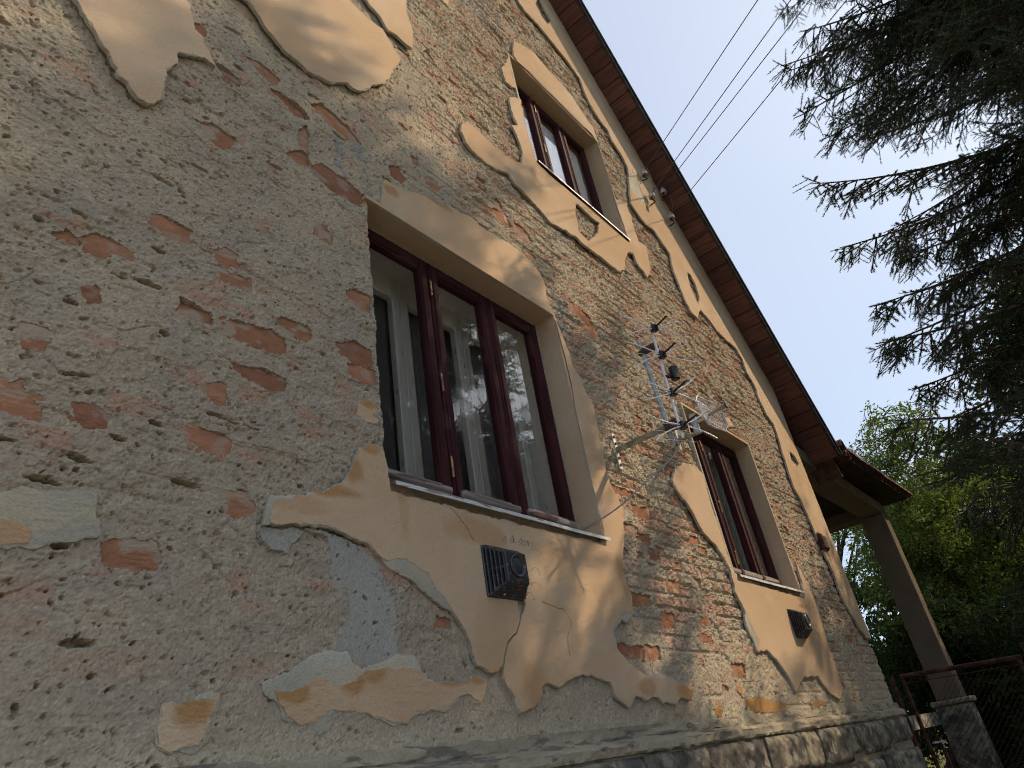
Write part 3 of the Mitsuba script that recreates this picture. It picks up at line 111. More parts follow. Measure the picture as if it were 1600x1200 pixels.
def tube(points, radii, sides=8, caps=True):
    p = np.asarray(points, float)
    t = np.gradient(p, axis=0)
    t /= np.linalg.norm(t, axis=1, keepdims=True) + 1e-12
    r = np.broadcast_to(radii, (len(p),))
    ref = np.array([0, 0, 1.0]) if abs(t[0][2]) < 0.9 else np.array([1.0, 0, 0])
    a = np.cross(t[0], ref)
    A = []
    for k in range(len(p)):
        a = a - t[k] * np.dot(a, t[k])
        a = a / (np.linalg.norm(a) + 1e-12)
        A.append(a)
    A = np.array(A)
    B = np.cross(t, A)
    ang = np.arange(sides) * 2 * np.pi / sides
    v = p[:, None] + r[:, None, None] * (np.cos(ang)[None, :, None] * A[:, None] + np.sin(ang)[None, :, None] * B[:, None])
    i, j = np.meshgrid(np.arange(len(p) - 1), np.arange(sides), indexing='ij')
    q = np.stack([i * sides + j, i * sides + (j + 1) % sides, (i + 1) * sides + (j + 1) % sides, (i + 1) * sides + j], -1).reshape(-1, 4)
    f = np.vstack([q[:, [0, 1, 2]], q[:, [0, 2, 3]]])
    v = v.reshape(-1, 3)
    if caps:
        n = len(v)
        v = np.vstack([v, p[0], p[-1]])
        k = np.arange(sides)
        f = np.vstack([f, np.stack([(k + 1) % sides, k, k * 0 + n], 1), np.stack([n - 1 - sides + 1 + k, n - sides + (k + 1) % sides, k * 0 + n + 1], 1)])
    return trimesh.Trimesh(v, f, process=False)


def spline(points, n):
    from scipy.interpolate import CubicSpline
    p = np.asarray(points, float)
    d = np.r_[0, np.cumsum(np.linalg.norm(np.diff(p, axis=0), axis=1))]
    return CubicSpline(d, p)(np.linspace(0, d[-1], n))


def lathe(profile, center, n=20):
    m = trimesh.creation.revolve(np.asarray(profile, float), sections=n)
    m.apply_translation(center)
    return m


# ------------------------------------------------------------------ materials
def rgb(*c):
    return {'type': 'rgb', 'value': list(c)}


def two(b):
    return {'type': 'twosided', 'bsdf': b}


def bump(b, fn, eps=1e-3, scale=1.0):
    return {'type': 'bumpmap', 'arbitrary': proc(fn, eps), 'scale': scale, 'bsdf': b}


VC = {'type': 'mesh_attribute', 'name': 'vertex_color'}


def grain(p, n, uv):
    return 0.0034 * fbm(p.x * 170, p.y * 170, p.z * 170, octaves=3) + 0.0016 * noise(p.x * 70, p.y * 70, p.z * 70)


def stucco(p, n, uv):
    return 0.0034 * fbm(p.x * 120, p.y * 120, p.z * 170, octaves=3) + 0.0028 * fbm(p.x * 52, p.y * 52, p.z * 74, octaves=2)


def fine(p, n, uv):
    return 0.0007 * fbm(p.x * 160, p.y * 160, p.z * 160, octaves=2)


scene['mat_mortar'] = two(bump({'type': 'diffuse', 'reflectance': VC}, grain, 1.5e-3))


def paint_col(p, n, uv):
    big = fbm(p.x * 1.7, p.y * 1.7 + 3, p.z * 1.7, octaves=4)
    mid = fbm(p.x * 7, p.y * 7 + 9, p.z * 7, octaves=3)
    c = mix((0.50, 0.352, 0.222), (0.56, 0.42, 0.285), smoothstep(0.3, 0.72, big))
    c = mix(c, mi.Color3f(0.58, 0.45, 0.31), 0.5 * smoothstep(0.55, 0.8, mid))
    # water-borne rusty run marks and tide lines, where the photograph shows them
    w = fbm(p.x * 9, p.y * 9, p.z * 5, octaves=4)
    s = mi.Float(0)
    for (sx, sz, rx, rz, a) in STAINS:
        d = dr.sqrt(dr.square((p.x - sx) / rx) + dr.square((p.z - sz) / rz))
        s = dr.maximum(s, a * smoothstep(1.15, 0.55, d + 1.3 * (w - 0.5)))
    c = mix(c, mi.Color3f(0.37, 0.19, 0.065), 0.85 * s)
    g = noise(p.x * 260, p.y * 260, p.z * 260)
    return c * (0.88 + 0.24 * g)


STAINS = DATA['stains']
scene['mat_paint'] = two(bump({'type': 'diffuse', 'reflectance': proc(paint_col)}, stucco, 1.5e-3))


def base_col(p, n, uv):
    a = fbm(p.x * 4, p.y * 4, p.z * 4, octaves=4)
    c = mix((0.36, 0.335, 0.265), (0.46, 0.44, 0.37), smoothstep(0.3, 0.7, a))
    c = mix(c, mi.Color3f(0.47, 0.39, 0.26), 0.6 * smoothstep(0.52, 0.72, fbm(p.x * 6 + 31, p.y * 6, p.z * 8, octaves=3)))
    return c * (0.85 + 0.3 * noise(p.x * 230, p.y * 230, p.z * 230))


scene['mat_plaster_core'] = two(bump({'type': 'diffuse', 'reflectance': proc(base_col)}, stucco, 1.5e-3))


def brick_fn(base, smear, sm):
    def f(p, n, uv):
        a = fbm(p.x * 28, p.y * 28, p.z * 40, octaves=4)
        c = mix([v * 0.72 for v in base], [min(1, v * 1.22) for v in base], a)
        c = mix(c, mi.Color3f(*smear), sm * smoothstep(0.50, 0.66, fbm(p.x * 17 + 5, p.y * 17, p.z * 21, octaves=4)))
        return c * (0.84 + 0.32 * noise(p.x * 300, p.y * 300, p.z * 300))
    return f


def brick_bump(p, n, uv):
    return 0.006 * fbm(p.x * 60, p.y * 60, p.z * 150, octaves=4)


BRICK = []
for k, (b, s, sm) in enumerate((((0.33, 0.163, 0.096), (0.38, 0.33, 0.26), 0.75), ((0.37, 0.185, 0.108), (0.38, 0.32, 0.26), 0.5), ((0.29, 0.138, 0.085), (0.35, 0.30, 0.24), 0.6), ((0.39, 0.25, 0.19), (0.42, 0.36, 0.28), 0.95))):
    scene['mat_brick_%d' % k] = two(bump({'type': 'diffuse', 'reflectance': proc(brick_fn(b, s, sm))}, brick_bump, 1.5e-3))
    BRICK.append('mat_brick_%d' % k)


def stone_col(p, n, uv):
    a = fbm(p.x * 5, p.y * 5, p.z * 7, octaves=4)
    b = fbm(p.x * 23 + 7, p.y * 23, p.z * 19, octaves=4)
    c = mix((0.115, 0.105, 0.09), (0.33, 0.29, 0.22), smoothstep(0.38, 0.66, 0.55 * a + 0.45 * b))
    c = mix(c, mi.Color3f(0.06, 0.058, 0.055), 0.75 * smoothstep(0.52, 0.7, fbm(p.x * 9 + 50, p.y * 9, p.z * 9, octaves=4)))
    c = mix(c, mi.Color3f(0.45, 0.43, 0.34), 0.5 * smoothstep(0.63, 0.72, fbm(p.x * 14 - 20, p.y * 14, p.z * 14, octaves=3)))
    return c * (0.8 + 0.4 * noise(p.x * 200, p.y * 200, p.z * 200))


def stone_bump(p, n, uv):
    return 0.012 * fbm(p.x * 26, p.y * 26, p.z * 26, octaves=5)


scene['mat_stone'] = two(bump({'type': 'diffuse', 'reflectance': proc(stone_col)}, stone_bump, 2e-3))


def cement_col(p, n, uv):
    a = fbm(p.x * 3, p.y * 3, p.z * 9, octaves=4)
    c = mix((0.27, 0.235, 0.175), (0.39, 0.335, 0.24), smoothstep(0.3, 0.7, a))
    c = mix(c, mi.Color3f(0.12, 0.11, 0.095), 0.75 * smoothstep(0.54, 0.66, fbm(p.x * 9 + 11, p.y * 40, p.z * 34, octaves=5)))
    return c * (0.82 + 0.36 * noise(p.x * 220, p.y * 220, p.z * 220))


scene['mat_cement'] = two(bump({'type': 'diffuse', 'reflectance': proc(cement_col)}, stone_bump, 2e-3))


def wood_fn(dark, light, worn, wn, ax):
    """burgundy or brown painted wood, fibres along axis ax, paint rubbed off in noise patches"""
    def f(p, n, uv):
        s = [60, 60, 60]
        s[ax] = 3.0
        a = fbm(p.x * s[0], p.y * s[1], p.z * s[2], octaves=3)
        c = mix(dark, light, smoothstep(0.3, 0.7, a))
        q = [26, 26, 26]
        q[ax] = 4.0
        m = smoothstep(0.62, 0.70, fbm(p.x * q[0] + 3, p.y * q[1] + 8, p.z * q[2], octaves=4))
        return mix(c, mi.Color3f(*worn), wn * m)
    return f


def wood_bump_fn(ax):
    def f(p, n, uv):
        s = [90, 90, 90]
        s[ax] = 3.0
        return 0.0012 * fbm(p.x * s[0], p.y * s[1], p.z * s[2], octaves=3)
    return f


def pr(col, rough, spec=0.5, metal=0.0, **k):
    return {'type': 'principled', 'base_color': col, 'roughness': rough, 'specular': spec, 'metallic': metal, **k}


for nm, ax in (('upright', 2), ('level', 0)):
    scene['mat_burgundy_' + nm] = two(bump(pr(proc(wood_fn((0.033, 0.011, 0.012), (0.058, 0.017, 0.020), (0.11, 0.060, 0.055), 0.4, ax)), 0.75, 0.08), wood_bump_fn(ax)))
scene['mat_worn_wood'] = two(bump(pr(proc(wood_fn((0.13, 0.10, 0.09), (0.28, 0.23, 0.205), (0.07, 0.025, 0.025), 0.8, 0)), 0.75, 0.25), wood_bump_fn(0)))
for k, (d, l) in enumerate((((0.090, 0.036, 0.028), (0.152, 0.060, 0.043)), ((0.108, 0.044, 0.032), (0.182, 0.077, 0.053)), ((0.073, 0.030, 0.024), (0.128, 0.052, 0.038)))):
    scene['mat_soffit_%d' % k] = two(bump(pr(proc(wood_fn(d, l, (0.05, 0.02, 0.016), 0.6, 1)), 0.6, 0.3), wood_bump_fn(1)))
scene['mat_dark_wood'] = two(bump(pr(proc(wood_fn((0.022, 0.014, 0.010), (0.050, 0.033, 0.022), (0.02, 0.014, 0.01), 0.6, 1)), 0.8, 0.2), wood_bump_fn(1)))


def cream_col(p, n, uv):
    c = mix((0.50, 0.49, 0.42), (0.62, 0.61, 0.54), fbm(p.x * 20, p.y * 20, p.z * 3, octaves=3))
    return mix(c, mi.Color3f(0.20, 0.17, 0.13), 0.8 * smoothstep(0.70, 0.76, fbm(p.x * 33, p.y * 33, p.z * 12, octaves=3)))


scene['mat_cream_wood'] = two(pr(proc(cream_col), 0.5, 0.4))
scene['mat_room'] = two({'type': 'diffuse', 'reflectance': rgb(0.16, 0.155, 0.14)})


def dust_fn(p, n, uv):
    return 0.02 * noise(p.x * 3, p.y, p.z * 3)


def pane_ripple(p, n, uv):
    return 0.0009 * noise(p.x * 3.3, p.y, p.z * 2.1) + 0.00025 * noise(p.x * 11, p.y, p.z * 8)


scene['mat_pane'] = bump({'type': 'thindielectric', 'int_ior': 1.52}, pane_ripple, 4e-3)


def curtain_op(p, n, uv):
    thread = 0.12 + 0.20 * fbm(p.x * 14, p.y, p.z * 1.2, octaves=3)
    u, v = p.x / 0.085, (p.z - 2.62) / 0.085
    top = 2.3 - 1.1 * dr.abs(u * 0.5 - dr.floor(u * 0.5) - 0.5) * 2
    a, b = u + v, u - v
    a, b = dr.abs(a - dr.floor(a) - 0.5), dr.abs(b - dr.floor(b) - 0.5)
    lace = dr.select(dr.maximum(a, b) > 0.36, 0.95, 0.18)
    lace = dr.select((dr.maximum(a, b) < 0.16), 0.8, lace)
    return dr.select(v < top, lace, thread)


scene['mat_curtain'] = {'type': 'mask', 'opacity': proc(curtain_op), 'bsdf': two({'type': 'diffuse', 'reflectance': rgb(0.68, 0.70, 0.74)})}


scene['mat_added_white_sheet'] = two({'type': 'diffuse', 'reflectance': rgb(0.82, 0.83, 0.85)})


def zinc_col(p, n, uv):
    a = fbm(p.x * 9, p.y * 40, p.z * 40, octaves=4)
    c = mix((0.44, 0.46, 0.45), (0.58, 0.60, 0.58), a)
    return mix(c, mi.Color3f(0.20, 0.13, 0.09), 0.85 * smoothstep(0.58, 0.68, fbm(p.x * 13 + 4, p.y * 50, p.z * 50, octaves=4)))


def rust_fn(lo, hi):
    def f(p, n, uv):
        a = fbm(p.x * 24, p.y * 24, p.z * 24, octaves=4)
        return mix(lo, hi, smoothstep(0.3, 0.7, a))
    return f


scene['mat_zinc_sill'] = two(pr(proc(zinc_col), 0.55, 0.5))
scene['mat_brown_sill'] = two(pr(proc(rust_fn((0.05, 0.03, 0.024), (0.12, 0.07, 0.05))), 0.5, 0.5))
scene['mat_rust'] = two(pr(proc(rust_fn((0.040, 0.020, 0.014), (0.115, 0.052, 0.032))), 0.8, 0.3))
scene['mat_brass'] = two(pr(proc(rust_fn((0.16, 0.08, 0.04), (0.42, 0.29, 0.14))), 0.5, 0.5, 0.6))
scene['mat_galvanised'] = two(pr(proc(rust_fn((0.34, 0.40, 0.45), (0.50, 0.56, 0.60))), 0.45, 0.5, 0.3))
scene['mat_grey_wire'] = two(pr(rgb(0.50, 0.51, 0.55), 0.5, 0.4))
scene['mat_aluminium'] = two(pr(rgb(0.80, 0.79, 0.78), 0.45, 0.5, 0.1))
scene['mat_plate'] = two(pr(proc(rust_fn((0.42, 0.47, 0.44), (0.58, 0.62, 0.58))), 0.5, 0.5, 0.35))
scene['mat_olive_metal'] = two(pr(proc(rust_fn((0.17, 0.15, 0.09), (0.33, 0.30, 0.20))), 0.6, 0.4))
scene['mat_black_plastic'] = two(pr(rgb(0.012, 0.012, 0.014), 0.4, 0.5))
scene['mat_brown_plastic'] = two(pr(rgb(0.07, 0.055, 0.045), 0.5, 0.4))


def soot_col(p, n, uv):
    a = fbm(p.x * 40, p.y * 40, p.z * 40, octaves=3)
    c = mix((0.014, 0.014, 0.015), (0.045, 0.045, 0.049), a)
    return mix(c, mi.Color3f(0.13, 0.12, 0.115), 0.6 * smoothstep(0.62, 0.74, fbm(p.x * 60, p.y * 60, p.z * 60, octaves=3)))


scene['mat_soot_metal'] = two(pr(proc(soot_col), 0.38, 0.5))
scene['mat_porcelain'] = two({'type': 'plastic', 'diffuse_reflectance': proc(rust_fn((0.50, 0.47, 0.45), (0.70, 0.68, 0.66))), 'nonlinear': True})
scene['mat_cable'] = two({'type': 'plastic', 'diffuse_reflectance': rgb(0.34, 0.33, 0.31)})
scene['mat_wire'] = two(pr(rgb(0.06, 0.06, 0.065), 0.5, 0.5))
scene['mat_red_print'] = two({'type': 'diffuse', 'reflectance': rgb(0.48, 0.12, 0.07)})
scene['mat_white_print'] = two({'type': 'diffuse', 'reflectance': rgb(0.6, 0.58, 0.55)})
scene['mat_flashing'] = two({'type': 'diffuse', 'reflectance': proc(rust_fn((0.035, 0.036, 0.04), (0.07, 0.07, 0.075)))})
scene['mat_clay_tile'] = two(bump(pr(proc(rust_fn((0.075, 0.036, 0.028), (0.15, 0.065, 0.046))), 0.8, 0.3), fine))


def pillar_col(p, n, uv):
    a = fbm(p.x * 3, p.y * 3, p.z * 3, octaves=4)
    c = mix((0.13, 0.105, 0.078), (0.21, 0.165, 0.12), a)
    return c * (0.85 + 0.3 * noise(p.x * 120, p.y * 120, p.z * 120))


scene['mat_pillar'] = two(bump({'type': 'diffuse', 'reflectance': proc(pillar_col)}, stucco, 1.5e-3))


def bark_col(p, n, uv):
    return mix((0.045, 0.034, 0.026), (0.13, 0.10, 0.08), fbm(p.x * 30, p.y * 30, p.z * 7, octaves=4))


scene['mat_bark'] = two({'type': 'diffuse', 'reflectance': proc(bark_col)})


def needle_col(p, n, uv):
    a = noise(p.x * 1.9, p.y * 1.9, p.z * 1.9)
    b = noise(p.x * 60, p.y * 60, p.z * 60)
    return mix((0.024, 0.045, 0.020), (0.050, 0.085, 0.034), 0.55 * a + 0.45 * b)


scene['mat_needle'] = two(pr(proc(needle_col), 0.5, 0.4))


def leaf_fn(lo, hi):
    def f(p, n, uv):
        a = noise(p.x * 1.3, p.y * 1.3, p.z * 1.3)
        b = noise(p.x * 23, p.y * 23, p.z * 23)
        return mix(lo, hi, 0.5 * a + 0.5 * b)
    return f


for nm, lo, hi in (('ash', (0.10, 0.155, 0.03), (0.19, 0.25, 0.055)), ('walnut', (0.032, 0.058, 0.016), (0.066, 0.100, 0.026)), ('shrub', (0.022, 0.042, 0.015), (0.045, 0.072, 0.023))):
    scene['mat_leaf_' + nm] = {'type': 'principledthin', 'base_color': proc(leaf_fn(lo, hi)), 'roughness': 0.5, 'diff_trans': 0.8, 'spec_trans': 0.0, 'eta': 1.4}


def grass_col(p, n, uv):
    a = fbm(p.x * 0.6, p.y * 0.6, 0, octaves=4)
    b = fbm(p.x * 14, p.y * 14, 0, octaves=3)
    c = mix((0.07, 0.09, 0.03), (0.13, 0.14, 0.055), a)
    return mix(c, mi.Color3f(0.22, 0.18, 0.12), 0.8 * smoothstep(0.5, 0.68, 0.5 * b + 0.5 * fbm(p.x * 1.7 + 9, p.y * 1.7, 0, octaves=3)))


def bounce_gravel_col(p, n, uv):
    d, e, r = voronoi(p.x * 45, p.y * 45)
    return mix((0.20, 0.18, 0.15), (0.46, 0.42, 0.35), r) * (0.75 + 0.5 * fbm(p.x * 0.8, p.y * 0.8, 0, octaves=3))


scene['mat_bounce_gravel'] = two({'type': 'diffuse', 'reflectance': proc(bounce_gravel_col)})
scene['mat_grass'] = two({'type': 'diffuse', 'reflectance': proc(grass_col)})

# ------------------------------------------------------------------ ground
g = np.linspace(-1, 1, 141)
gx, gy = np.meshgrid(np.sign(g) * np.abs(g) ** 2.6 * 260, np.sign(g) * np.abs(g) ** 2.6 * 260, indexing='ij')
gz = 0.05 * (fb(gx * 0.7, gy * 0.7, 91) - 0.5)
add('ground', (np.stack([gx, gy, gz], -1).reshape(-1, 3), grid_faces(141, 141)), 'mat_grass', smooth=True, kind='structure')

yx, yy = np.meshgrid(np.linspace(-9, 8.0, 120), np.linspace(-8.5, -0.12, 60))
add('yard', (np.stack([yx, yy, 0.045 + 0.02 * fb(yx * 1.5, yy * 1.5, 93)], -1).reshape(-1, 3), grid_faces(60, 120)), 'mat_bounce_gravel', smooth=True, kind='structure')  # unseen pale gravel, added to bounce light onto the shaded wall

# ------------------------------------------------------------------ the gable wall
H_ = 'house'
labels[H_] = {'label': 'old two-storey brick house with crumbling orange plaster, burgundy windows and a steep gable', 'category': 'house'}
WALL = H_ + '__wall'
XC, ZP = 7.72, 1.60                       # house corner, top of the stone plinth
SLOPE, AX, AZ = 1.25, 2.8, 11.19          # rake: z = AZ - SLOPE * |x - AX|


def rake(x):
    return AZ - SLOPE * np.abs(np.asarray(x, float) - AX)


WIN = {'W1': (1.652, 3.110, 2.552, 3.975), 'W2': (4.775, 6.075, 2.545, 3.875), 'U': (3.350, 4.680, 5.535, 6.805)}
rng = np.random.default_rng(SEED)


def roughen(ring, step, amp, seed, closed=True):
    """resample a ring of wall coordinates and make it ragged"""
    ls = LineString(list(ring) + [ring[0]])
    n = max(12, int(ls.length / step))
    p = np.array([ls.interpolate(k / n, normalized=True).coords[0] for k in range(n)])
    t = np.roll(p, -1, 0) - np.roll(p, 1, 0)
    t /= np.linalg.norm(t, axis=1, keepdims=True) + 1e-9
    nn = np.stack([t[:, 1], -t[:, 0]], 1)
    a = (fb(p[:, 0] * 22, p[:, 1] * 22, seed, 3) - 0.5) * 2.6 * amp + (fb(p[:, 0] * 80, p[:, 1] * 80, seed + 40, 2) - 0.5) * amp * 1.1
    saw = fb(p[:, 0] * 34, p[:, 1] * 34, seed + 80, 2) * 5
    a += (saw - np.floor(saw) - 0.5) * amp * 0.3
    return p + nn * a[:, None]


def roughen_line(c, step, amp, seed):
    ls = LineString(c)
    n = max(4, int(ls.length / step))
    p = np.array([ls.interpolate(k / n, normalized=True).coords[0] for k in range(n + 1)])
    p[:, 0] += (fb(p[:, 0] * 60, p[:, 1] * 60, seed, 3) - 0.5) * 2 * amp
    p[:, 1] += (fb(p[:, 0] * 60, p[:, 1] * 60, seed + 1, 3) - 0.5) * 2 * amp
    return p


PL = []
for k, d in enumerate(DATA['plaster']):
    far = min(q[0] for q in d['b']) > 2.4
    st = 0.012 if far else 0.007
    b = Polygon(roughen(d['b'], st, 0.012 if far else 0.0085, 100 + k)).buffer(0)
    for h in d['h']:
        b = b.difference(Polygon(roughen(h, st, 0.008, 300 + k)).buffer(0))
    pp = [Polygon(roughen(q, st, 0.012 if far else 0.0085, 100 + k)).buffer(0).intersection(Polygon(roughen(q, st, 0.009, 260 + k)).buffer(0.004 if far else 0.001)) if q == d['b'] else Polygon(roughen(q, st, 0.0075, 200 + k)).buffer(0) for q in d['p']]
    pp = unary_union(pp).intersection(b.buffer(-0.0015))
    if d['n'] == 'E':
        pp = pp.difference(Polygon(roughen(DATA['epale'], st, 0.01, 77)).buffer(0))
    if d['n'] == 'H':
        for c, wd in DATA['cracks']:
            ck = LineString(roughen_line(c, 0.007, 0.006, 55)).buffer(wd, cap_style='flat')
            b, pp = b.difference(ck), pp.difference(ck.buffer(0.0008))
        hl = Polygon(roughen(DATA['blow'], 0.005, 0.004, 57)).buffer(0)
        b, pp = b.difference(hl), pp.difference(hl)
    for (x0, x1, z0, z1) in WIN.values():
        w = sbox(x0, z0 - 0.012, x1, z1)
        b, pp = b.difference(w), pp.difference(w)
    PL.append((d['n'], b, pp, far))
ALLP = unary_union([b for _, b, _, _ in PL])
SMEAR = [Polygon(roughen(s, 0.008, 0.008, 900 + k)).buffer(0) for k, s in enumerate(DATA['smear'])]


def axis(stops, extra):
    out = []
    for (a, b, s) in stops:
        out.append(np.arange(a, b - s * 0.3, s))
    v = np.concatenate(out + [np.array(extra)])
    v = np.unique(np.round(v, 5))
    keep = [v[0]]
    ex = set(np.round(extra, 5))
    for q in v[1:]:
        if q - keep[-1] < 0.0016:
            if q in ex:
                keep[-1] = q
            continue
        keep.append(q)
    return np.array(keep)


ex_x = [w[i] for w in WIN.values() for i in (0, 1)] + [XC]
ex_z = [w[i] for w in WIN.values() for i in (2, 3)]
gxs = axis([(0.1, 2.3, 0.0042), (2.3, 4.2, 0.0060), (4.2, XC, 0.0095)], ex_x)
gzs = axis([(ZP, 4.5, 0.0050), (4.5, 7.0, 0.0070), (7.0, 9.85, 0.0110)], ex_z)
X, Z = np.meshgrid(gxs, gzs)            # rows = z
nz, nx = X.shape

# zones: how much brickwork shows through the thin mortar coat
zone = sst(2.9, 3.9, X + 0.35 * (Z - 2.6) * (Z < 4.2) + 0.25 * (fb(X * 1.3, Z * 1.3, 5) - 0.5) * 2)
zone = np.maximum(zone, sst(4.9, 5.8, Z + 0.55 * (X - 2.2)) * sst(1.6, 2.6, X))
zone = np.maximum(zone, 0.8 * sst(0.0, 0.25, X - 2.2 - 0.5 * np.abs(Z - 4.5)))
low = sst(2.25, 1.8, Z + 0.2 * (fb(X * 1.1, Z * 1.1, 6) - 0.5))

CH = 0.0765
Z0 = 1.625
row = np.floor((Z - Z0) / CH).astype(int)
fz = (Z - Z0) / CH - row
header = (hash2(row, row * 0 + 3, 11) < 0.42)
bl = np.where(header, 0.150, 0.300)
off = hash2(row, row * 0, 12) * 0.3
wob = 0.012 * (fb(X * 3, Z * 3, 14, 2) - 0.5)
col = np.floor((X + off + wob) / bl).astype(int)
fx = (X + off + wob) / bl - col
dx = np.minimum(fx, 1 - fx) * bl
dz = np.minimum(fz, 1 - fz) * CH
edge = np.minimum(dx, dz) + 0.006 * (fb(X * 40, Z * 40, 15, 3) - 0.5)
joint = 1 - sst(0.004, 0.014, edge)
cell = hash2(row, col, 21)
cell2 = hash2(row, col, 22)

# relief of the mortar coat (metres outward from the brick face)
h = 0.0085 + 0.006 * (fb(X * 1.6, Z * 1.6, 31) - 0.5) + 0.006 * (fb(X * 7, Z * 9, 32) - 0.5)
h += (0.0055 + 0.003 * zone) * (fb(X * 34, Z * 44, 33, 4) - 0.5)
h += 0.0042 * (vn(X * 110, Z * 125, 39) - 0.5)
h -= 0.0055 * sst(0.70, 0.80, fb(X * 46, Z * 62, 38, 3)) * (1 - 0.5 * zone)
sl = X * 0.8 + Z * 0.6
sq = -X * 0.6 + Z * 0.8
rough = fb(sl * 19, sq * 64, 34, 4)                       # slanted trowel and pick scars
h += (0.0028 + 0.010 * zone) * (rough - 0.5)
h += zone * 0.004 * (vn(X * 21, Z * 30, 35) - 0.5)
for s, t, d in ((46, 0.44, 0.0030), (47, 0.50, 0.0034), (48, 0.55, 0.0034), (49, 0.60, 0.0038)):          # chipped scales
    f_ = fb(sl * 20 + s, sq * 44, s, 4)
    h += zone * d * sst(t - 0.010, t + 0.010, f_)
h -= zone * 0.004
h += (cell - 0.5) * (0.004 + 0.006 * zone) * sst(0.5, 0.62, fb(X * 1.9, Z * 1.9, 36) + 0.25 * zone)
jm = sst(0.52, 0.70, fb(X * 3.1, Z * 4.3, 37, 3) + 0.12 * zone)
h -= joint * jm * (0.0040 + 0.008 * zone)
# flaking layers: hard little steps
for s, t, d in ((41, 0.56, 0.0045), (42, 0.60, 0.0050), (43, 0.64, 0.0060)):
    f_ = fb(X * (2.2 + s % 3), Z * (3.2 + s % 2), s, 5)
    h += d * sst(t - 0.012, t + 0.012, f_) * (1 - 0.5 * zone)
h = h * (1 - 0.55 * low) + low * 0.010 + low * 0.004 * (fb(X * 6, Z * 9, 44) - 0.5)
for s in SMEAR:
    ins = contains_xy(s, X, Z)
    h = np.where(ins, 0.0185 + 0.003 * (fb(X * 8, Z * 8, 45) - 0.5), h)


def stamp(cx, cz, rx, rz, depth, ang=0.0, flat=0.3, wobble=0.5, seed=0):
    """press a pit of about rx by rz into the coat"""
    r = max(rx, rz) * 1.5
    i0, i1 = np.searchsorted(gzs, [cz - r, cz + r])
    j0, j1 = np.searchsorted(gxs, [cx - r, cx + r])
    if i1 <= i0 or j1 <= j0:
        return
    x, z = X[i0:i1, j0:j1] - cx, Z[i0:i1, j0:j1] - cz
    c, s = math.cos(ang), math.sin(ang)
    q = np.sqrt(((x * c + z * s) / rx) ** 2 + ((-x * s + z * c) / rz) ** 2)
    q = q + wobble * (fb(X[i0:i1, j0:j1] * 60, Z[i0:i1, j0:j1] * 60, 50 + seed, 2) - 0.5)
    h[i0:i1, j0:j1] -= depth * (1 - sst(flat, 1.0, q))


def inside(x, z):
    return ZP < z < rake(x) - 0.05 and 0.1 < x < XC


for k in range(7500):
    x = 0.1 + (XC - 0.2) * rng.random() ** 1.5
    z = ZP + (1.18 * x + 3.0) * rng.random()
    if not inside(x, z):
        continue
    r = 0.0035 + 0.0060 * rng.random() ** 2.2 + 0.0004 * x
    stamp(x, z, r * (1.0 + 1.2 * rng.random()), r, 0.005 + 0.010 * rng.random(), rng.normal(0, 0.5), 0.15)
for k in range(420):                                          # lost pebbles
    x = 0.1 + (XC - 0.2) * rng.random() ** 1.6
    z = ZP + (1.18 * x + 3.0) * rng.random()
    if inside(x, z):
        r = 0.0045 + 0.005 * rng.random() ** 2
        stamp(x, z, r * (1.0 + 1.6 * rng.random()), r, 0.016 + 0.014 * rng.random(), rng.normal(0, 0.5), 0.35, 0.9)
for k in range(290):                                          # washed-out joints
    x = 0.1 + (XC - 0.2) * rng.random() ** 1.3
    r_ = int(((1.18 * x + 2.6) * rng.random()) / CH)
    z = Z0 + r_ * CH + rng.normal(0, 0.004)
    if not inside(x, z):
        continue
    stamp(x, z, 0.018 + 0.034 * rng.random(), 0.005 + 0.006 * rng.random(), 0.018 + 0.026 * rng.random(), rng.normal(0, 0.10), 0.5)
for k in range(300):                                          # curved lips where a skin of mortar has come away
    x = 0.1 + (XC - 0.2) * rng.random() ** 1.2
    z = ZP + 0.1 + (1.18 * x + 2.6) * rng.random()
    if not inside(x, z):
        continue
    L, a = 0.05 + 0.20 * rng.random() ** 1.5, rng.normal(-0.12, 0.30)
    n = int(L / 0.006)
    bend = rng.normal(0, 4.0)
    px, pz = x, z
    for j in range(n):
        stamp(px, pz, 0.0070, 0.0036 + 0.0012 * rng.random(), 0.0012 + 0.0038 * math.sin(math.pi * j / n), a, 0.1, 0.25)
        px, pz, a = px + 0.006 * math.cos(a), pz + 0.006 * math.sin(a), a + bend * 0.006 + rng.normal(0, 0.10)

# exposed bricks: the coat is broken away over them
bricks = []                                                   # (x0, x1, z0, z1, proud, kind, px size)
hand = []


def expose(poly, seed, soft=0.004):
    x0, z0, x1, z1 = poly.bounds
    i0, i1 = np.searchsorted(gzs, [z0 - 0.03, z1 + 0.03])
    j0, j1 = np.searchsorted(gxs, [x0 - 0.03, x1 + 0.03])
    if i1 <= i0 or j1 <= j0:
        return 0
    xs, zs = X[i0:i1, j0:j1], Z[i0:i1, j0:j1]
    w = 0.012
    ix = xs + w * (fb(xs * 45, zs * 45, seed, 3) - 0.5) * 2
    iz = zs + w * (fb(xs * 45 + 9, zs * 45, seed + 1, 3) - 0.5) * 2
    m = contains_xy(poly, ix, iz)
    h[i0:i1, j0:j1] = np.where(m, -0.022, h[i0:i1, j0:j1])
    return int(m.sum())


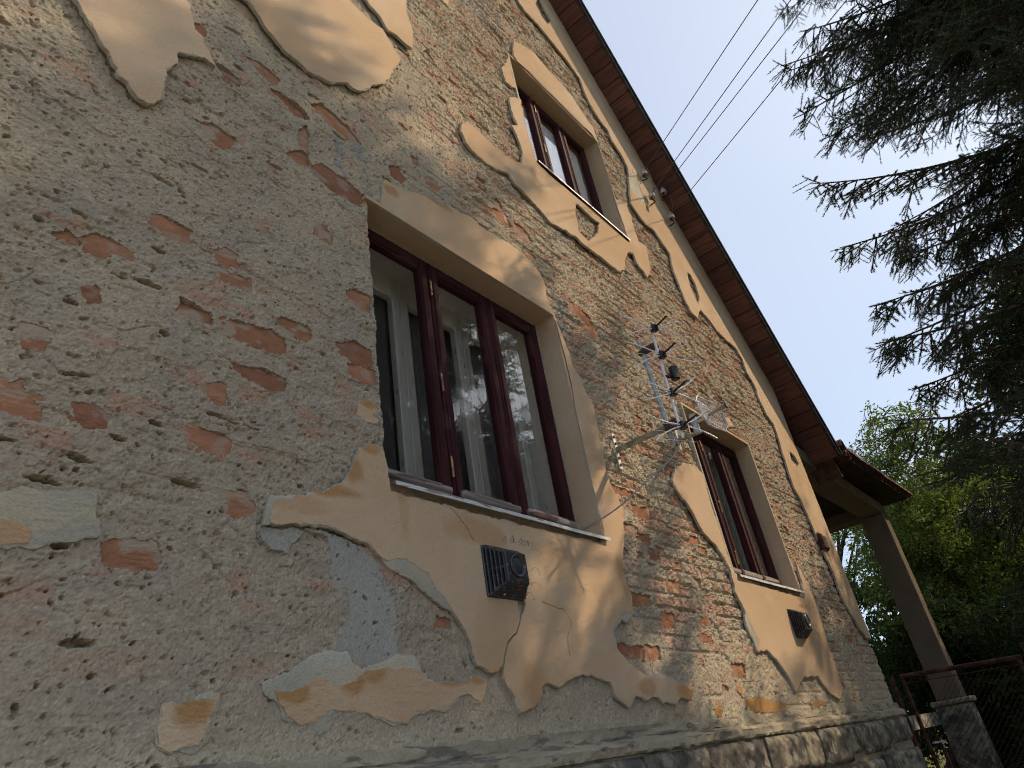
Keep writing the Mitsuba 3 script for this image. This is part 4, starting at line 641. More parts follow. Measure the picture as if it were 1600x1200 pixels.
WPOLY = [sbox(w[0] - 0.03, w[2] - 0.03, w[1] + 0.03, w[3] + 0.03) for w in WIN.values()]
for k, b in enumerate(DATA['bricks']):
    pg = Polygon(b).buffer(0)
    x0, z0, x1, z1 = pg.bounds
    expose(pg.buffer(0.004), 500 + k)
    bricks.append((x0 - 0.018, x1 + 0.018, z0 - 0.014, z1 + 0.014, 0.0035 + 0.004 * rng.random(), int(rng.integers(0, 3)), 99))
    hand.append(pg.buffer(0.05))
HAND = unary_union(hand)
CORE = ALLP.buffer(-0.03)
for r in range(0, 108):
    hd = hash2(np.array([r]), np.array([3]), 11)[0] < 0.42
    b_ = 0.150 if hd else 0.300
    o_ = hash2(np.array([r]), np.array([0]), 12)[0] * 0.3
    for c in range(0, int(XC / b_) + 2):
        x0, x1 = c * b_ - o_ + 0.005, (c + 1) * b_ - o_ - 0.005
        z0, z1 = Z0 + r * CH + 0.004, Z0 + (r + 1) * CH - 0.005
        xm, zm = (x0 + x1) / 2, (z0 + z1) / 2
        if not (0.15 < x0 and x1 < XC - 0.02 and z0 > ZP + 0.12 and z1 < rake(x1) - 0.05 and zm < 3.9 + 1.18 * xm + 0.3):
            continue
        i, j = min(np.searchsorted(gzs, zm), nz - 1), min(np.searchsorted(gxs, xm), nx - 1)
        zn, lw = zone[i, j], low[i, j]
        red = fb(np.array([xm * 0.9]), np.array([zm * 1.1]), 61, 3)[0]
        p = 0.010 + 0.50 * zn * sst(0.40, 0.68, red) * (1 - 0.6 * lw) * (0.65 if zm < 3.2 else 1.0)
        if xm > 3.2 and zm > 5.2:
            p = max(p, 0.55 * zn)
        if rng.random() > p:
            continue
        pt = Point(xm, zm)
        if HAND.contains(pt) or CORE.contains(pt) or any(w.intersects(sbox(x0, z0, x1, z1)) for w in WPOLY):
            continue
        L, Hh = x1 - x0, z1 - z0
        f0, f1 = sorted(rng.random(2))
        if f1 - f0 < 0.35:
            f0, f1 = max(0, f0 - 0.25), min(1, f1 + 0.25)
        g0, g1 = rng.random() * 0.35, 1 - rng.random() * 0.35
        pg = Polygon([(x0 + L * f0, z0 + Hh * (g0 + 0.2 * rng.random())), (x0 + L * f1, z0 + Hh * (g0 + 0.15 * rng.random())), (x0 + L * f1, z0 + Hh * g1), (x0 + L * (f0 + 0.1), z0 + Hh * min(1, g1 + 0.1))])
        n = expose(pg, 700 + (r * 37 + c) % 5000)
        if n < 12:
            continue
        d2 = xm ** 2 + 3.24 + (zm - 1.5) ** 2
        size = pg.area ** 0.5 * math.sqrt(1.8 / math.sqrt(d2)) / math.sqrt(d2)
        bx0, bx1 = max(x0, x0 + L * f0 - 0.02), min(x1, x0 + L * f1 + 0.02)
        bricks.append((bx0, bx1, z0, z1, 0.0015 + 0.0055 * rng.random(), int(rng.choice([0, 1, 2, 3], p=[0.27, 0.27, 0.10, 0.36])), size))
bricks.sort(key=lambda b: -b[6])

# colour of the mortar: sand, cement, brick dust, and a painted sunlit tone
A = fb(X * 1.1, Z * 1.3, 71)[..., None]
Bn = fb(X * 6, Z * 8, 72)[..., None]
Cn = fb(X * 28, Z * 34, 73)[..., None]
colr = np.array([0.352, 0.295, 0.220]) * (1 - sst(0.35, 0.7, A)) + np.array([0.425, 0.352, 0.252]) * sst(0.35, 0.7, A)
colr = colr * (1 - 0.5 * sst(0.5, 0.7, Bn)) + 0.5 * sst(0.5, 0.7, Bn) * np.array([0.318, 0.278, 0.228])
colr = colr * (1 - 0.45 * sst(0.52, 0.72, Cn)) + 0.45 * sst(0.52, 0.72, Cn) * np.array([0.44, 0.38, 0.28])
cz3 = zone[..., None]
colr = colr * (1 - 0.45 * cz3) + 0.45 * cz3 * np.array([0.46, 0.385, 0.275])  # zone made paler: its sunlit brightness is put into the colour
dust = sst(0.47, 0.62, fb(X * 9, Z * 13, 74) + 0.10 * zone) * np.where(cell2 < 0.27 + 0.32 * zone, 1.0, 0.0) * (1 - joint) * (1 - 0.7 * low)
colr = colr * (1 - 0.55 * dust[..., None]) + 0.55 * dust[..., None] * np.array([0.42, 0.225, 0.155])
for (cx, cz, rx, rz) in ((1.50, 4.18, 0.05, 0.16), (1.66, 4.08, 0.04, 0.20), (1.62, 4.30, 0.05, 0.10), (3.22, 3.95, 0.06, 0.22), (3.30, 4.15, 0.12, 0.12), (3.05, 7.1, 0.30, 0.20), (2.95, 7.5, 0.25, 0.22), (3.45, 4.9, 0.22, 0.1)):
    q = np.sqrt(((X - cx) / rx) ** 2 + ((Z - cz) / rz) ** 2) + 1.5 * (fb(X * 17, Z * 14, 75) - 0.5)
    m = 0.8 * (1 - sst(0.6, 0.95, q))[..., None] * sst(0.30, 0.5, Cn)
    colr = colr * (1 - m) + m * np.array([0.285, 0.272, 0.248])
for s in SMEAR:
    ins = contains_xy(s, X, Z)[..., None]
    colr = np.where(ins, np.array([0.345, 0.330, 0.290]) * (0.92 + 0.16 * Bn), colr)
lowc = (sst(1.80, 1.66, Z + 0.10 * (fb(X * 4, Z * 4, 76) - 0.5)))[..., None]
colr = colr * (1 - lowc) + lowc * (np.array([0.43, 0.375, 0.275]) * (0.85 + 0.3 * Bn))
wht = rng.random(X.shape)
colr = colr * (0.80 + 0.36 * wht[..., None])
colr = np.where((rng.random(X.shape) < 0.012)[..., None], colr * 0.45, colr)
colr = np.where((rng.random(X.shape) > 0.994)[..., None], np.minimum(colr * 1.5, 0.6), colr)

# keep what can be seen: not the openings, not well behind the plaster, not above the gable, not far above the frame
V = np.stack([X, -h, Z], -1).reshape(-1, 3)
F = grid_faces(nz, nx)
cx = (gxs[:-1] + gxs[1:]) / 2
cz = (gzs[:-1] + gzs[1:]) / 2
CX, CZ = np.meshgrid(cx, cz)
vis = (CZ < 3.9 + 1.18 * CX + 0.30)
keep = (CZ < rake(CX)) & vis & ~contains_xy(CORE, CX, CZ)
for (x0, x1, z0, z1) in WIN.values():
    keep &= ~((CX > x0) & (CX < x1) & (CZ > z0) & (CZ < z1))
F = F[keep.ravel()][:, ::1]
uq, inv = np.unique(F, return_inverse=True)
F = inv.reshape(F.shape)
V, CV = V[uq], colr.reshape(-1, 3)[uq]
F = F[:, ::-1] if False else F
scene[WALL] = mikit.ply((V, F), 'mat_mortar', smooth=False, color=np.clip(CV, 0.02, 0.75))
used[WALL] = 1
print('wall tris', len(F) * 2, 'bricks', len(bricks))


def rough_box(x0, x1, z0, z1, yf, depth, seed, nx_=7, nz_=4, amp=0.004, bev=0.004):
    """a brick or stone: front face of nx_ x nz_ points, uneven, with chipped rim, and its sides"""
    u, w = np.linspace(0, 1, nx_), np.linspace(0, 1, nz_)
    U_, W_ = np.meshgrid(u, w)
    x, z = x0 + (x1 - x0) * U_, z0 + (z1 - z0) * W_
    rim = (U_ < 0.01) | (U_ > 0.99) | (W_ < 0.01) | (W_ > 0.99)
    out = amp * (fb(x * 30, z * 40, seed, 3) - 0.5) * 2 + amp * 1.2 * (vn(x * 9, z * 14, seed + 5) - 0.5)
    y = yf - out + np.where(rim, bev, 0)
    v = np.stack([x, y, z], -1).reshape(-1, 3)
    f = grid_faces(nz_, nx_)
    loop = list(range(nx_)) + [k * nx_ + nx_ - 1 for k in range(1, nz_)] + [(nz_ - 1) * nx_ + k for k in range(nx_ - 2, -1, -1)] + [k * nx_ for k in range(nz_ - 2, 0, -1)]
    n = len(v)
    back = v[loop].copy()
    back[:, 1] = yf + depth
    v = np.vstack([v, back])
    m = len(loop)
    k = np.arange(m)
    L_ = np.array(loop)
    sides = np.stack([L_, n + k, n + (k + 1) % m, np.roll(L_, -1)], 1)
    return v, np.vstack([f, sides])


def join(parts):
    vs, fs, o = [], [], 0
    for v, f in parts:
        vs.append(v)
        fs.append(np.asarray(f) + o)
        o += len(v)
    return np.vstack(vs), np.vstack(fs)


for k, (x0, x1, z0, z1, pr_, kind, size) in enumerate(bricks[:298]):
    add('brick', rough_box(x0, x1, z0, z1, -pr_, 0.06, 1000 + k, 9 if k < 60 else 6, 6 if k < 60 else 4, 0.0035), BRICK[kind], WALL, smooth=28)
rest = bricks[298:]
if rest:
    add('small_brick_faces', join([rough_box(x0, x1, z0, z1, -pr_, 0.06, 1500 + k, 4, 3, 0.003) for k, (x0, x1, z0, z1, pr_, kind, s) in enumerate(rest)]), BRICK[0], WALL, smooth=28, kind='stuff')

# coarse rest of the gable, outside the frame, 12 mm behind the finely modelled part, and a dark backing behind the broken coat
bg = axis([(-2.1, XC + 0.05, 0.075)], ex_x)
bh = axis([(ZP, 11.2, 0.075)], ex_z)
CX, CZ = np.meshgrid((bg[:-1] + bg[1:]) / 2, (bh[:-1] + bh[1:]) / 2)
Xb, Zb = np.meshgrid(bg, bh)
kp = (CZ < rake(CX) + 0.02) & ~((CX > 0.14) & (CZ < 3.9 + 1.18 * CX + 0.22))
f1 = grid_faces(len(bh), len(bg))[kp.ravel()]
v1 = np.stack([Xb, 0 * Xb - 0.004 + 0.012 * (fb(Xb * 5, Zb * 5, 81) - 0.5), Zb], -1).reshape(-1, 3)
cc = np.broadcast_to(np.array([0.33, 0.285, 0.215]), v1.shape) * (0.85 + 0.3 * fb(Xb * 4, Zb * 4, 82)).reshape(-1, 1)
scene[WALL + '__mortar_upper'] = mikit.ply((v1, f1), 'mat_mortar', smooth=True, color=cc)
kp = (CZ < rake(CX) - 0.02)
for (x0, x1, z0, z1) in WIN.values():
    kp &= ~((CX > x0) & (CX < x1) & (CZ > z0) & (CZ < z1))
v2 = np.stack([Xb, 0 * Xb + 0.045, Zb], -1).reshape(-1, 3)
scene[WALL + '__core'] = mikit.ply((v2, grid_faces(len(bh), len(bg))[kp.ravel()]), 'mat_brick_2')


# ------------------------------------------------------------------ remains of the plaster
def sheet(poly, face, thick, seed, step, lift=0.004, bev=0.0022, bulge=0.004):
    """slab of plaster with outline poly; its face stands face(x,z) metres out of the wall"""
    out = []
    for pg in (poly.geoms if hasattr(poly, 'geoms') else [poly]):
        if pg.area < 4e-4:
            continue
        inner = pg.buffer(-0.004)
        rings = [np.array(r.coords)[:-1] for r in [pg.exterior, *pg.interiors]]
        pts = [np.vstack(rings)]
        nb = len(pts[0])
        for q in (inner.geoms if hasattr(inner, 'geoms') else [inner]):
            if q.is_empty:
                continue
            for r in [q.exterior, *q.interiors]:
                r_ = np.array(r.simplify(0.0015).coords)[:-1]
                if len(r_) > 3:
                    pts.append(r_)
        x0, z0, x1, z1 = pg.bounds
        gx_, gz_ = np.meshgrid(np.arange(x0, x1, step), np.arange(z0, z1, step))
        r2 = np.random.default_rng(seed)
        q = np.stack([gx_.ravel(), gz_.ravel()], 1) + r2.uniform(-0.3, 0.3, (gx_.size, 2)) * step
        q = q[contains_xy(pg.buffer(-0.014), q[:, 0], q[:, 1])]
        pts.append(q)
        P = np.vstack(pts)
        tri = Delaunay(P).simplices
        c = P[tri].mean(1)
        tri = tri[contains_xy(pg, c[:, 0], c[:, 1])]
        a = P[tri]
        ar = (a[:, 1, 0] - a[:, 0, 0]) * (a[:, 2, 1] - a[:, 0, 1]) - (a[:, 2, 0] - a[:, 0, 0]) * (a[:, 1, 1] - a[:, 0, 1])
        tri = np.where((ar < 0)[:, None], tri[:, [0, 2, 1]], tri)
        tri = tri[np.abs(ar) > 1e-10]
        hgt = face(P[:, 0], P[:, 1])
        isb = np.arange(len(P)) < nb
        hgt = hgt - np.where(isb, bev, 0)
        v = np.stack([P[:, 0], -hgt, P[:, 1]], 1)
        e = np.vstack([tri[:, [0, 1]], tri[:, [1, 2]], tri[:, [2, 0]]])
        es = np.sort(e, 1)
        key = es[:, 0].astype(np.int64) * len(P) + es[:, 1]
        u_, ii, ct = np.unique(key, return_index=True, return_counts=True)
        be = e[ii[ct == 1]]
        bid = np.unique(be)
        mp = -np.ones(len(P), int)
        mp[bid] = len(P) + np.arange(len(bid))
        bk = v[bid].copy()
        bk[:, 1] += thick
        jag = 0.35 * thick * (fb(bk[:, 0] * 60, bk[:, 2] * 60, seed, 2) - 0.2)
        v = np.vstack([v, bk])
        s = np.vstack([np.stack([be[:, 0], mp[be[:, 1]], be[:, 1]], 1), np.stack([be[:, 0], mp[be[:, 0]], mp[be[:, 1]]], 1)])
        out.append((v, np.vstack([tri, s])))
    return join(out) if out else None


def core_face(seed, t):
    def f(x, z):
        return t + 0.0045 * (fb(x * 1.1, z * 1.1, seed, 2) - 0.5) + 0.0016 * (fb(x * 9, z * 9, seed + 1, 3) - 0.5)
    return f


THICK = {'E': 0.038, 'U': 0.038, 'M': 0.034, 'H': 0.034, 'A': 0.041, 'B': 0.041, 'C': 0.041, 'J': 0.021, 'K': 0.020, 'L': 0.024, 'I': 0.018, 'N1': 0.016, 'N2': 0.015, 'N3': 0.018, 'N4': 0.014, 'N6': 0.014, 'N7': 0.016}
for k, (n, b, p, far) in enumerate(PL):
    t = THICK.get(n, 0.026)
    cf = core_face(400 + k, t)
    step = 0.05 if far else 0.03
    m = sheet(b, cf, min(0.014, t * 0.6), 400 + k, step)
    if m is None:
        continue
    key = add('plaster_patch', m, 'mat_plaster_core', WALL, smooth=35)
    m = sheet(p, lambda x, z: cf(x, z) + 0.0022, 0.0019, 450 + k, step, bev=0.0006)
    if m is not None:
        add('paint_coat', m, 'mat_paint', WALL, smooth=35)

# ------------------------------------------------------------------ stone plinth
PLN = H_ + '__plinth'
scene[PLN] = mikit.ply(bx(-2.1, XC + 0.04, -0.035, 0.3, -0.2, 1.555), 'mat_cement')
n = 420
xs = np.linspace(-2.1, XC + 0.09, n)
prof = [(-0.016, 1.668), (-0.022, 1.650), (-0.027, 1.628), (-0.026, 1.620), (-0.040, 1.614), (-0.062, 1.600), (-0.066, 1.592), (-0.067, 1.566), (-0.060, 1.556), (-0.03, 1.553), (0.0, 1.552)]
ring = []
for j, (y, z) in enumerate(prof):
    a = 0.012 * (fb(xs * 3, xs * 0 + j, 120, 4) - 0.5) + 0.014 * (fb(xs * 22, xs * 0 + j * 2, 121, 3) - 0.5)
    ring.append(np.stack([xs, y + a * (j < 9), z + 0.7 * a * (0 < j < 9)], 1))
add('cement_ledge', (np.stack(ring, 0).reshape(-1, 3), grid_faces(len(prof), n)[:, ::-1]), 'mat_cement', PLN, smooth=False)
srng = np.random.default_rng(21)
rows = [(1.315, 1.548), (1.055, 1.300), (0.80, 1.04), (0.5, 0.785), (0.2, 0.485)]
for r, (z0, z1) in enumerate(rows):
    x = 1.9 - 0.2 * r
    joints = {0: [2.35, 2.755, 2.98, 3.135, 3.62, 4.36, 4.95, 5.28, 5.86, 6.25, 6.92, 7.42, XC + 0.07]}.get(r)
    if joints is None:
        joints = [x]
        while joints[-1] < XC - 0.5:
            joints.append(joints[-1] + 0.32 + 0.4 * srng.random())
        joints.append(XC + 0.07)
    for a, b in zip(joints[:-1], joints[1:]):
        zb = z0 + (srng.random() - 0.5) * 0.05
        if r == 0 and srng.random() < 0.25:
            zb = z0 + 0.04
        pr_ = 0.060 + 0.030 * srng.random()
        u = np.linspace(0, 1, 13)
        w = np.linspace(0, 1, 9)
        U_, W_ = np.meshgrid(u, w)
        xx, zz = a + 0.008 + (b - a - 0.016) * U_, zb + 0.006 + (z1 - zb - 0.010) * W_
        sd = int(srng.integers(1, 9999))
        em = np.minimum(np.minimum(U_, 1 - U_) * (b - a), np.minimum(W_, 1 - W_) * (z1 - zb))
        out_ = pr_ + 0.026 * (fb(xx * 7, zz * 9, sd, 4) - 0.5) + 0.016 * (fb(xx * 23, zz * 23, sd + 3, 3) - 0.5) - 0.020 * (1 - sst(0.0, 0.020, em))
        v = np.stack([xx, -out_, zz], -1).reshape(-1, 3)
        f = grid_faces(9, 13)
        loop = list(range(13)) + [k * 13 + 12 for k in range(1, 9)] + [8 * 13 + k for k in range(11, -1, -1)] + [k * 13 for k in range(7, 0, -1)]
        back = v[loop].copy()
        back[:, 1] = -0.02
        m_, k_, L_ = len(loop), np.arange(len(loop)), np.array(loop)
        f = np.vstack([f, np.stack([L_, len(v) + k_, len(v) + (k_ + 1) % m_, np.roll(L_, -1)], 1)])
        add('stone', (np.vstack([v, back]), f), 'mat_stone', PLN, smooth=50)
# quoins on the side of the plinth
for r, (z0, z1) in enumerate(rows):
    y = 0.0
    while y < 1.2:
        d = 0.3 + 0.2 * srng.random()
        m = bx(XC + 0.04, XC + 0.10 + 0.02 * srng.random(), y + 0.01, y + d - 0.01, z0, z1 - 0.01, 0.02)
        add('stone', m, 'mat_stone', PLN, smooth=False)
        y += d
add('side_wall', bx(XC - 0.04, XC + 0.03, 0.0, 9.0, -0.2, 1.55), 'mat_cement', PLN)

# ------------------------------------------------------------------ side walls, rooms
BODY = H_ + '__body'
side = [bx(XC - 0.30, XC - 0.004, 0.06, 9.0, 1.553, 5.0), bx(-2.1, -1.8, 0.06, 9.0, -0.2, 5.0), bx(-1.8, XC - 0.3, 8.7, 9.0, -0.2, 5.0)]
scene[BODY] = mikit.ply(cat(side), 'mat_pillar')
ROOM = H_ + '__room'
inner = []
for (x0, x1, z0, z1) in ((0.6, XC - 0.35, 1.7, 4.35), (0.8, 6.4, 4.7, 7.1)):
    inner += [bx(x0, x1, 4.4, 4.5, z0, z1), bx(x0 - 0.1, x0, 0.47, 4.5, z0, z1), bx(x1, x1 + 0.1, 0.47, 4.5, z0, z1), bx(x0, x1, 0.47, 4.4, z1, z1 + 0.1), bx(x0, x1, 0.47, 4.4, z0 - 0.1, z0)]
scene[ROOM] = mikit.ply(cat(inner), 'mat_room')


# ------------------------------------------------------------------ windows
def window(name, w, label, seed, sill='mat_zinc_sill', left_reveal=True, curtain=True, proud=0.032):
    x0, x1, z0, z1 = w
    k = numbered(H_ + '__window')
    yf = 0.115
    W = x1 - x0
    fr = 0.030
    frame = [bx(x0 + 0.004, x0 + fr, yf, yf + 0.085, z0, z1 - 0.004, 0.004), bx(x1 - fr, x1 - 0.004, yf, yf + 0.085, z0, z1 - 0.004, 0.004),
             bx(x0 + fr, x1 - fr, yf + 0.001, yf + 0.085, z1 - fr - 0.004, z1 - 0.004, 0.004), bx(x0 + fr, x1 - fr, yf + 0.001, yf + 0.085, z0, z0 + 0.05, 0.004)]
    scene[k] = mikit.ply(cat(frame), 'mat_burgundy_upright', smooth=False)
    tag(k, label)
    # putty line between frame and plaster
    pt = [bx(x0 - 0.002, x1 + 0.002, yf - 0.004, yf + 0.05, z1 - 0.005, z1 + 0.004), bx(x1 - 0.005, x1 + 0.004, yf - 0.004, yf + 0.05, z0, z1 - 0.006)]
    add('putty_line', cat(pt), 'mat_plaster_core', k)
    sw = (W - 2 * fr - 0.016) / 3
    st = 0.062
    for i in range(3):
        a = x0 + fr + 0.004 + i * (sw + 0.004)
        b = a + sw
        if i == 0:
            b -= 0.004
        ys = yf - 0.016
        lo, hi = z0 + 0.070, z1 - fr - 0.008
        prt = []
        for (p, q) in ((a, a + st), (b - st, b)):
            prt.append(bx(p, q, ys, ys + 0.048, lo, hi, 0.006))
            prt.append(bx(p + 0.016 if p == a else p + 0.006, q - 0.006 if p == a else q - 0.016, ys - 0.007, ys + 0.01, lo + 0.002, hi - 0.002, 0.004))
        sash = add('sash', cat(prt), 'mat_burgundy_upright', k)
        add('rail', cat([bx(a + st, b - st, ys + 0.002, ys + 0.046, hi - st, hi, 0.006), bx(a + st, b - st, ys - 0.005, ys + 0.01, hi - st + 0.014, hi - 0.006, 0.004)]), 'mat_burgundy_level', k)
        add('weather_bar', cat([bx(a + st + 0.001, b - st - 0.001, ys - 0.004, ys + 0.046, lo, lo + 0.055, 0.006), bx(a + st * 0.4, b - st * 0.4, ys - 0.026, ys - 0.0045, lo + 0.004, lo + 0.036, 0.006)]), 'mat_worn_wood', k)
        yg = ys + 0.026
        v = np.array([[a + st - 0.008, yg, lo + 0.045], [b - st + 0.008, yg, lo + 0.045], [b - st + 0.008, yg, hi - st + 0.008], [a + st - 0.008, yg, hi - st + 0.008]])
        add('pane', (v, np.array([[0, 1, 2, 3]])), 'mat_pane', k)
    xb = x0 + fr + 0.004 + sw - 0.002
    for t in (0.12, 0.45, 0.88):
        zc = z0 + 0.05 + t * (z1 - z0 - 0.1)
        hg = cat([tube([(xb, yf - 0.026, zc - 0.045), (xb, yf - 0.026, zc + 0.045)], 0.0065, 10), tube([(xb, yf - 0.026, zc + 0.045), (xb, yf - 0.026, zc + 0.058)], [0.0065, 0.002], 10)])
        add('hinge', hg, 'mat_brass', k, smooth=40)
    # inner casements and lining
    yi = yf + 0.20
    inn = []
    lin = [bx(x0 - 0.02, x0 + 0.012, yf + 0.086, 0.47, z0, z1), bx(x1 - 0.012, x1 + 0.02, yf + 0.086, 0.47, z0, z1), bx(x0 + 0.012, x1 - 0.012, yf + 0.086, 0.47, z1 - 0.02, z1 + 0.01), bx(x0 + 0.012, x1 - 0.012, yf + 0.086, 0.47, z0 - 0.03, z0 + 0.03)]
    add('lining', cat(lin), 'mat_cream_wood', k)
    for i in range(3):
        a = x0 + 0.014 + i * (W - 0.028) / 3
        b = a + (W - 0.028) / 3 - 0.003
        inn = [bx(a, a + 0.055, yi, yi + 0.045, z0 + 0.03, z1 - 0.021, 0.004), bx(b - 0.055, b, yi, yi + 0.045, z0 + 0.03, z1 - 0.021, 0.004), bx(a + 0.055, b - 0.055, yi + 0.001, yi + 0.044, z1 - 0.155, z1 - 0.021, 0.004), bx(a + 0.055, b - 0.055, yi + 0.001, yi + 0.044, z0 + 0.03, z0 + 0.085, 0.004)]
        add('inner_casement', cat(inn), 'mat_cream_wood', k)
        v = np.array([[a + 0.05, yi + 0.022, z0 + 0.08], [b - 0.05, yi + 0.022, z0 + 0.08], [b - 0.05, yi + 0.022, z1 - 0.15], [a + 0.05, yi + 0.022, z1 - 0.15]])
        add('inner_pane', (v, np.array([[0, 1, 2, 3]])), 'mat_pane', k)
    if name == 'U':
        e = z0 + 0.03 + np.linspace(0, 1, 30) * (z1 - z0 - 0.16)
        jag = x1 - 0.10 - 0.030 * fb(e * 14, e * 0, 66, 3)
        v = np.vstack([np.stack([np.full(30, x0 + 0.035), np.full(30, yf + 0.050), e], 1), np.stack([jag, np.full(30, yf + 0.050), e], 1)])
        q = np.arange(29)
        add('added_white_sheet', (v, np.stack([q, q + 30, q + 31, q + 1], 1)), 'mat_added_white_sheet', k)  # sheet added behind the panes so they look bright as sky
    elif curtain:
        n = 90
        u = np.linspace(x0 + 0.02, x1 - 0.02, n)
        ph = 40 * u + 6 * fb(u * 4, u * 0, seed, 2)
        zz = np.linspace(z0 + 0.04, z1 - 0.10, 8)
        Y = (yi + 0.095) + 0.018 * np.sin(ph)
        v = np.stack([np.tile(u, (8, 1)), np.tile(Y, (8, 1)), np.repeat(zz[:, None], n, 1)], -1).reshape(-1, 3)
        add('lace_curtain', (v, grid_faces(8, n)), 'mat_curtain', k, smooth=True)
    # plastered reveals: soffit, right jamb, left jamb
    rv = [bx(x0 - 0.02, x1 + 0.02, -proud + 0.004, yf + 0.10, z1 + 0.0005, z1 + 0.022), bx(x1 + 0.0005, x1 + 0.022, -proud + 0.004, yf + 0.10, z0 - 0.02, z1 + 0.0004)]
    add('reveal', cat(rv), 'mat_paint', k)
    add('left_reveal', bx(x0 - 0.022, x0 - 0.0005, (-proud + 0.004) if left_reveal else 0.004, yf + 0.10, z0 - 0.02, z1 + 0.0004), 'mat_plaster_core' if left_reveal else 'mat_cement', k)
    # sheet metal sill with a turned-down edge
    xa, xb_ = x0 + 0.012, x1 + 0.022
    nn = 60
    sx = np.linspace(xa, xb_, nn)
    wv = 0.0035 * (fb(sx * 5, sx * 0, seed + 9, 3) - 0.5)
    pf = [(yf + 0.002, z0 + 0.024), (0.03, z0 + 0.004), (-0.052, z0 - 0.010), (-0.055, z0 - 0.013), (-0.055, z0 - 0.028), (-0.0525, z0 - 0.028), (-0.0525, z0 - 0.0135), (0.03, z0 + 0.0015), (yf + 0.002, z0 + 0.0205)]
    v = np.stack([np.stack([sx, np.full(nn, y), z + wv * (y < 0)], 1) for y, z in pf], 0).reshape(-1, 3)
    add('sill', (v, grid_faces(len(pf), nn)[:, ::-1]), sill, k, smooth=25)
    return k


window('W1', WIN['W1'], 'large lower window with lace curtains nearest the left', 3, left_reveal=False)
window('W2', WIN['W2'], 'lower window beside the porch, with cream inner frames', 5)
window('U', WIN['U'], 'upper gable window mirroring the sky, whitened by a sheet added behind its panes', 8, sill='mat_brown_sill')

# ------------------------------------------------------------------ roof
ROOF = H_ + '__roof'
OV = 0.32
XE = 8.36                                                     # eave of the right slope
u_ = np.array([1, -SLOPE]) / math.hypot(1, SLOPE)             # down the slope (x, z)
nrm = np.array([SLOPE, 1]) / math.hypot(1, SLOPE)


def slab(s0, s1, y0, y1, t0, t1, mirror=False):
    """prism along y; s down the slope from the apex, t off the soffit plane"""
    P = [np.array([AX, AZ]) + u_ * s + nrm * t for s, t in ((s0, t0), (s1, t0), (s1, t1), (s0, t1))]
    v = np.array([[p[0], y, p[1]] for y in (y0, y1) for p in P])
    if mirror:
        v[:, 0] = 2 * AX - v[:, 0]
    m = trimesh.convex.convex_hull(v)
    return m


S1 = (XE - AX) * math.hypot(1, SLOPE)
deck = [slab(0.02, S1, -OV + 0.02, 9.3, 0.024, 0.075), slab(0.02, S1, -OV + 0.02, 9.3, 0.024, 0.075, True)]
scene[ROOF] = mikit.ply(cat(deck), 'mat_clay_tile')
brng = np.random.default_rng(5)
s = 0.05
while s < S1 - 0.06:
    w = 0.185 + 0.02 * brng.random()
    e = min(s + w, S1)
    dt = 0.003 * brng.random()
    add('soffit_board', slab(s + 0.0045, e - 0.0045, -OV + 0.03, 0.02, dt, 0.022), 'mat_soffit_%d' % brng.integers(0, 3), ROOF)
    s = e
add('barge_board', slab(0.0, S1 + 0.01, -OV, -OV + 0.028, -0.006, 0.085), 'mat_flashing', ROOF)
add('eave_board', slab(S1 - 0.30, S1 + 0.004, -OV + 0.031, 0.0, -0.024, -0.002), 'mat_soffit_1', ROOF)
add('verge_flashing', cat([slab(0.0, S1 + 0.03, -OV - 0.012, -OV + 0.10, 0.086, 0.094), slab(0.0, S1 + 0.03, -OV - 0.014, -OV - 0.011, 0.045, 0.0935)]), 'mat_flashing', ROOF)
s = 0.0
while s < S1:
    for k in range(1):
        add('verge_tile', slab(s, s + 0.36, -OV + 0.11, -OV + 0.40, 0.076, 0.098), 'mat_clay_tile', ROOF)
    s += 0.34
add('field_tiles', cat([slab(s_, s_ + 0.36, -OV + 0.405, 9.3, 0.0765, 0.096) for s_ in np.arange(0, S1 - 0.1, 0.34)] + [slab(s_, s_ + 0.36, -OV, 9.3, 0.0765, 0.096, True) for s_ in np.arange(0, S1 - 0.1, 0.34)]), 'mat_clay_tile', ROOF, kind='stuff')


def half_pipe(x, z, y0, y1, r, tilt=0.0, n=12):
    a = np.linspace(math.pi, 0, n)
    pr_ = [(x + r * math.cos(t), z + r * math.sin(t)) for t in a] + [(x + (r - 0.014) * math.cos(t), z + (r - 0.014) * math.sin(t)) for t in a[::-1]]
    pg = Polygon(pr_)
    m = trimesh.creation.extrude_polygon(pg, y1 - y0)
    v = m.vertices.copy()
    m.vertices = np.stack([v[:, 0], y0 + v[:, 2], v[:, 1]], 1)
    m.invert()
    return m


zE = float(rake(XE))
add('ridge_tile', half_pipe(XE + 0.13, zE + 0.10, -OV - 0.05, 0.35, 0.105), 'mat_clay_tile', ROOF, smooth=30)
add('ridge_tile', half_pipe(XE + 0.30, zE + 0.02, -OV - 0.03, 0.33, 0.10), 'mat_clay_tile', ROOF, smooth=30)

# ------------------------------------------------------------------ porch on the right side of the house
PO = H_ + '__porch'
PX0, PX1 = 11.42, 11.74
prng = np.random.default_rng(9)


def prism_xz(pts, y0, y1):
    return trimesh.convex.convex_hull(np.array([[x, y, z] for y in (y0, y1) for x, z in pts]))


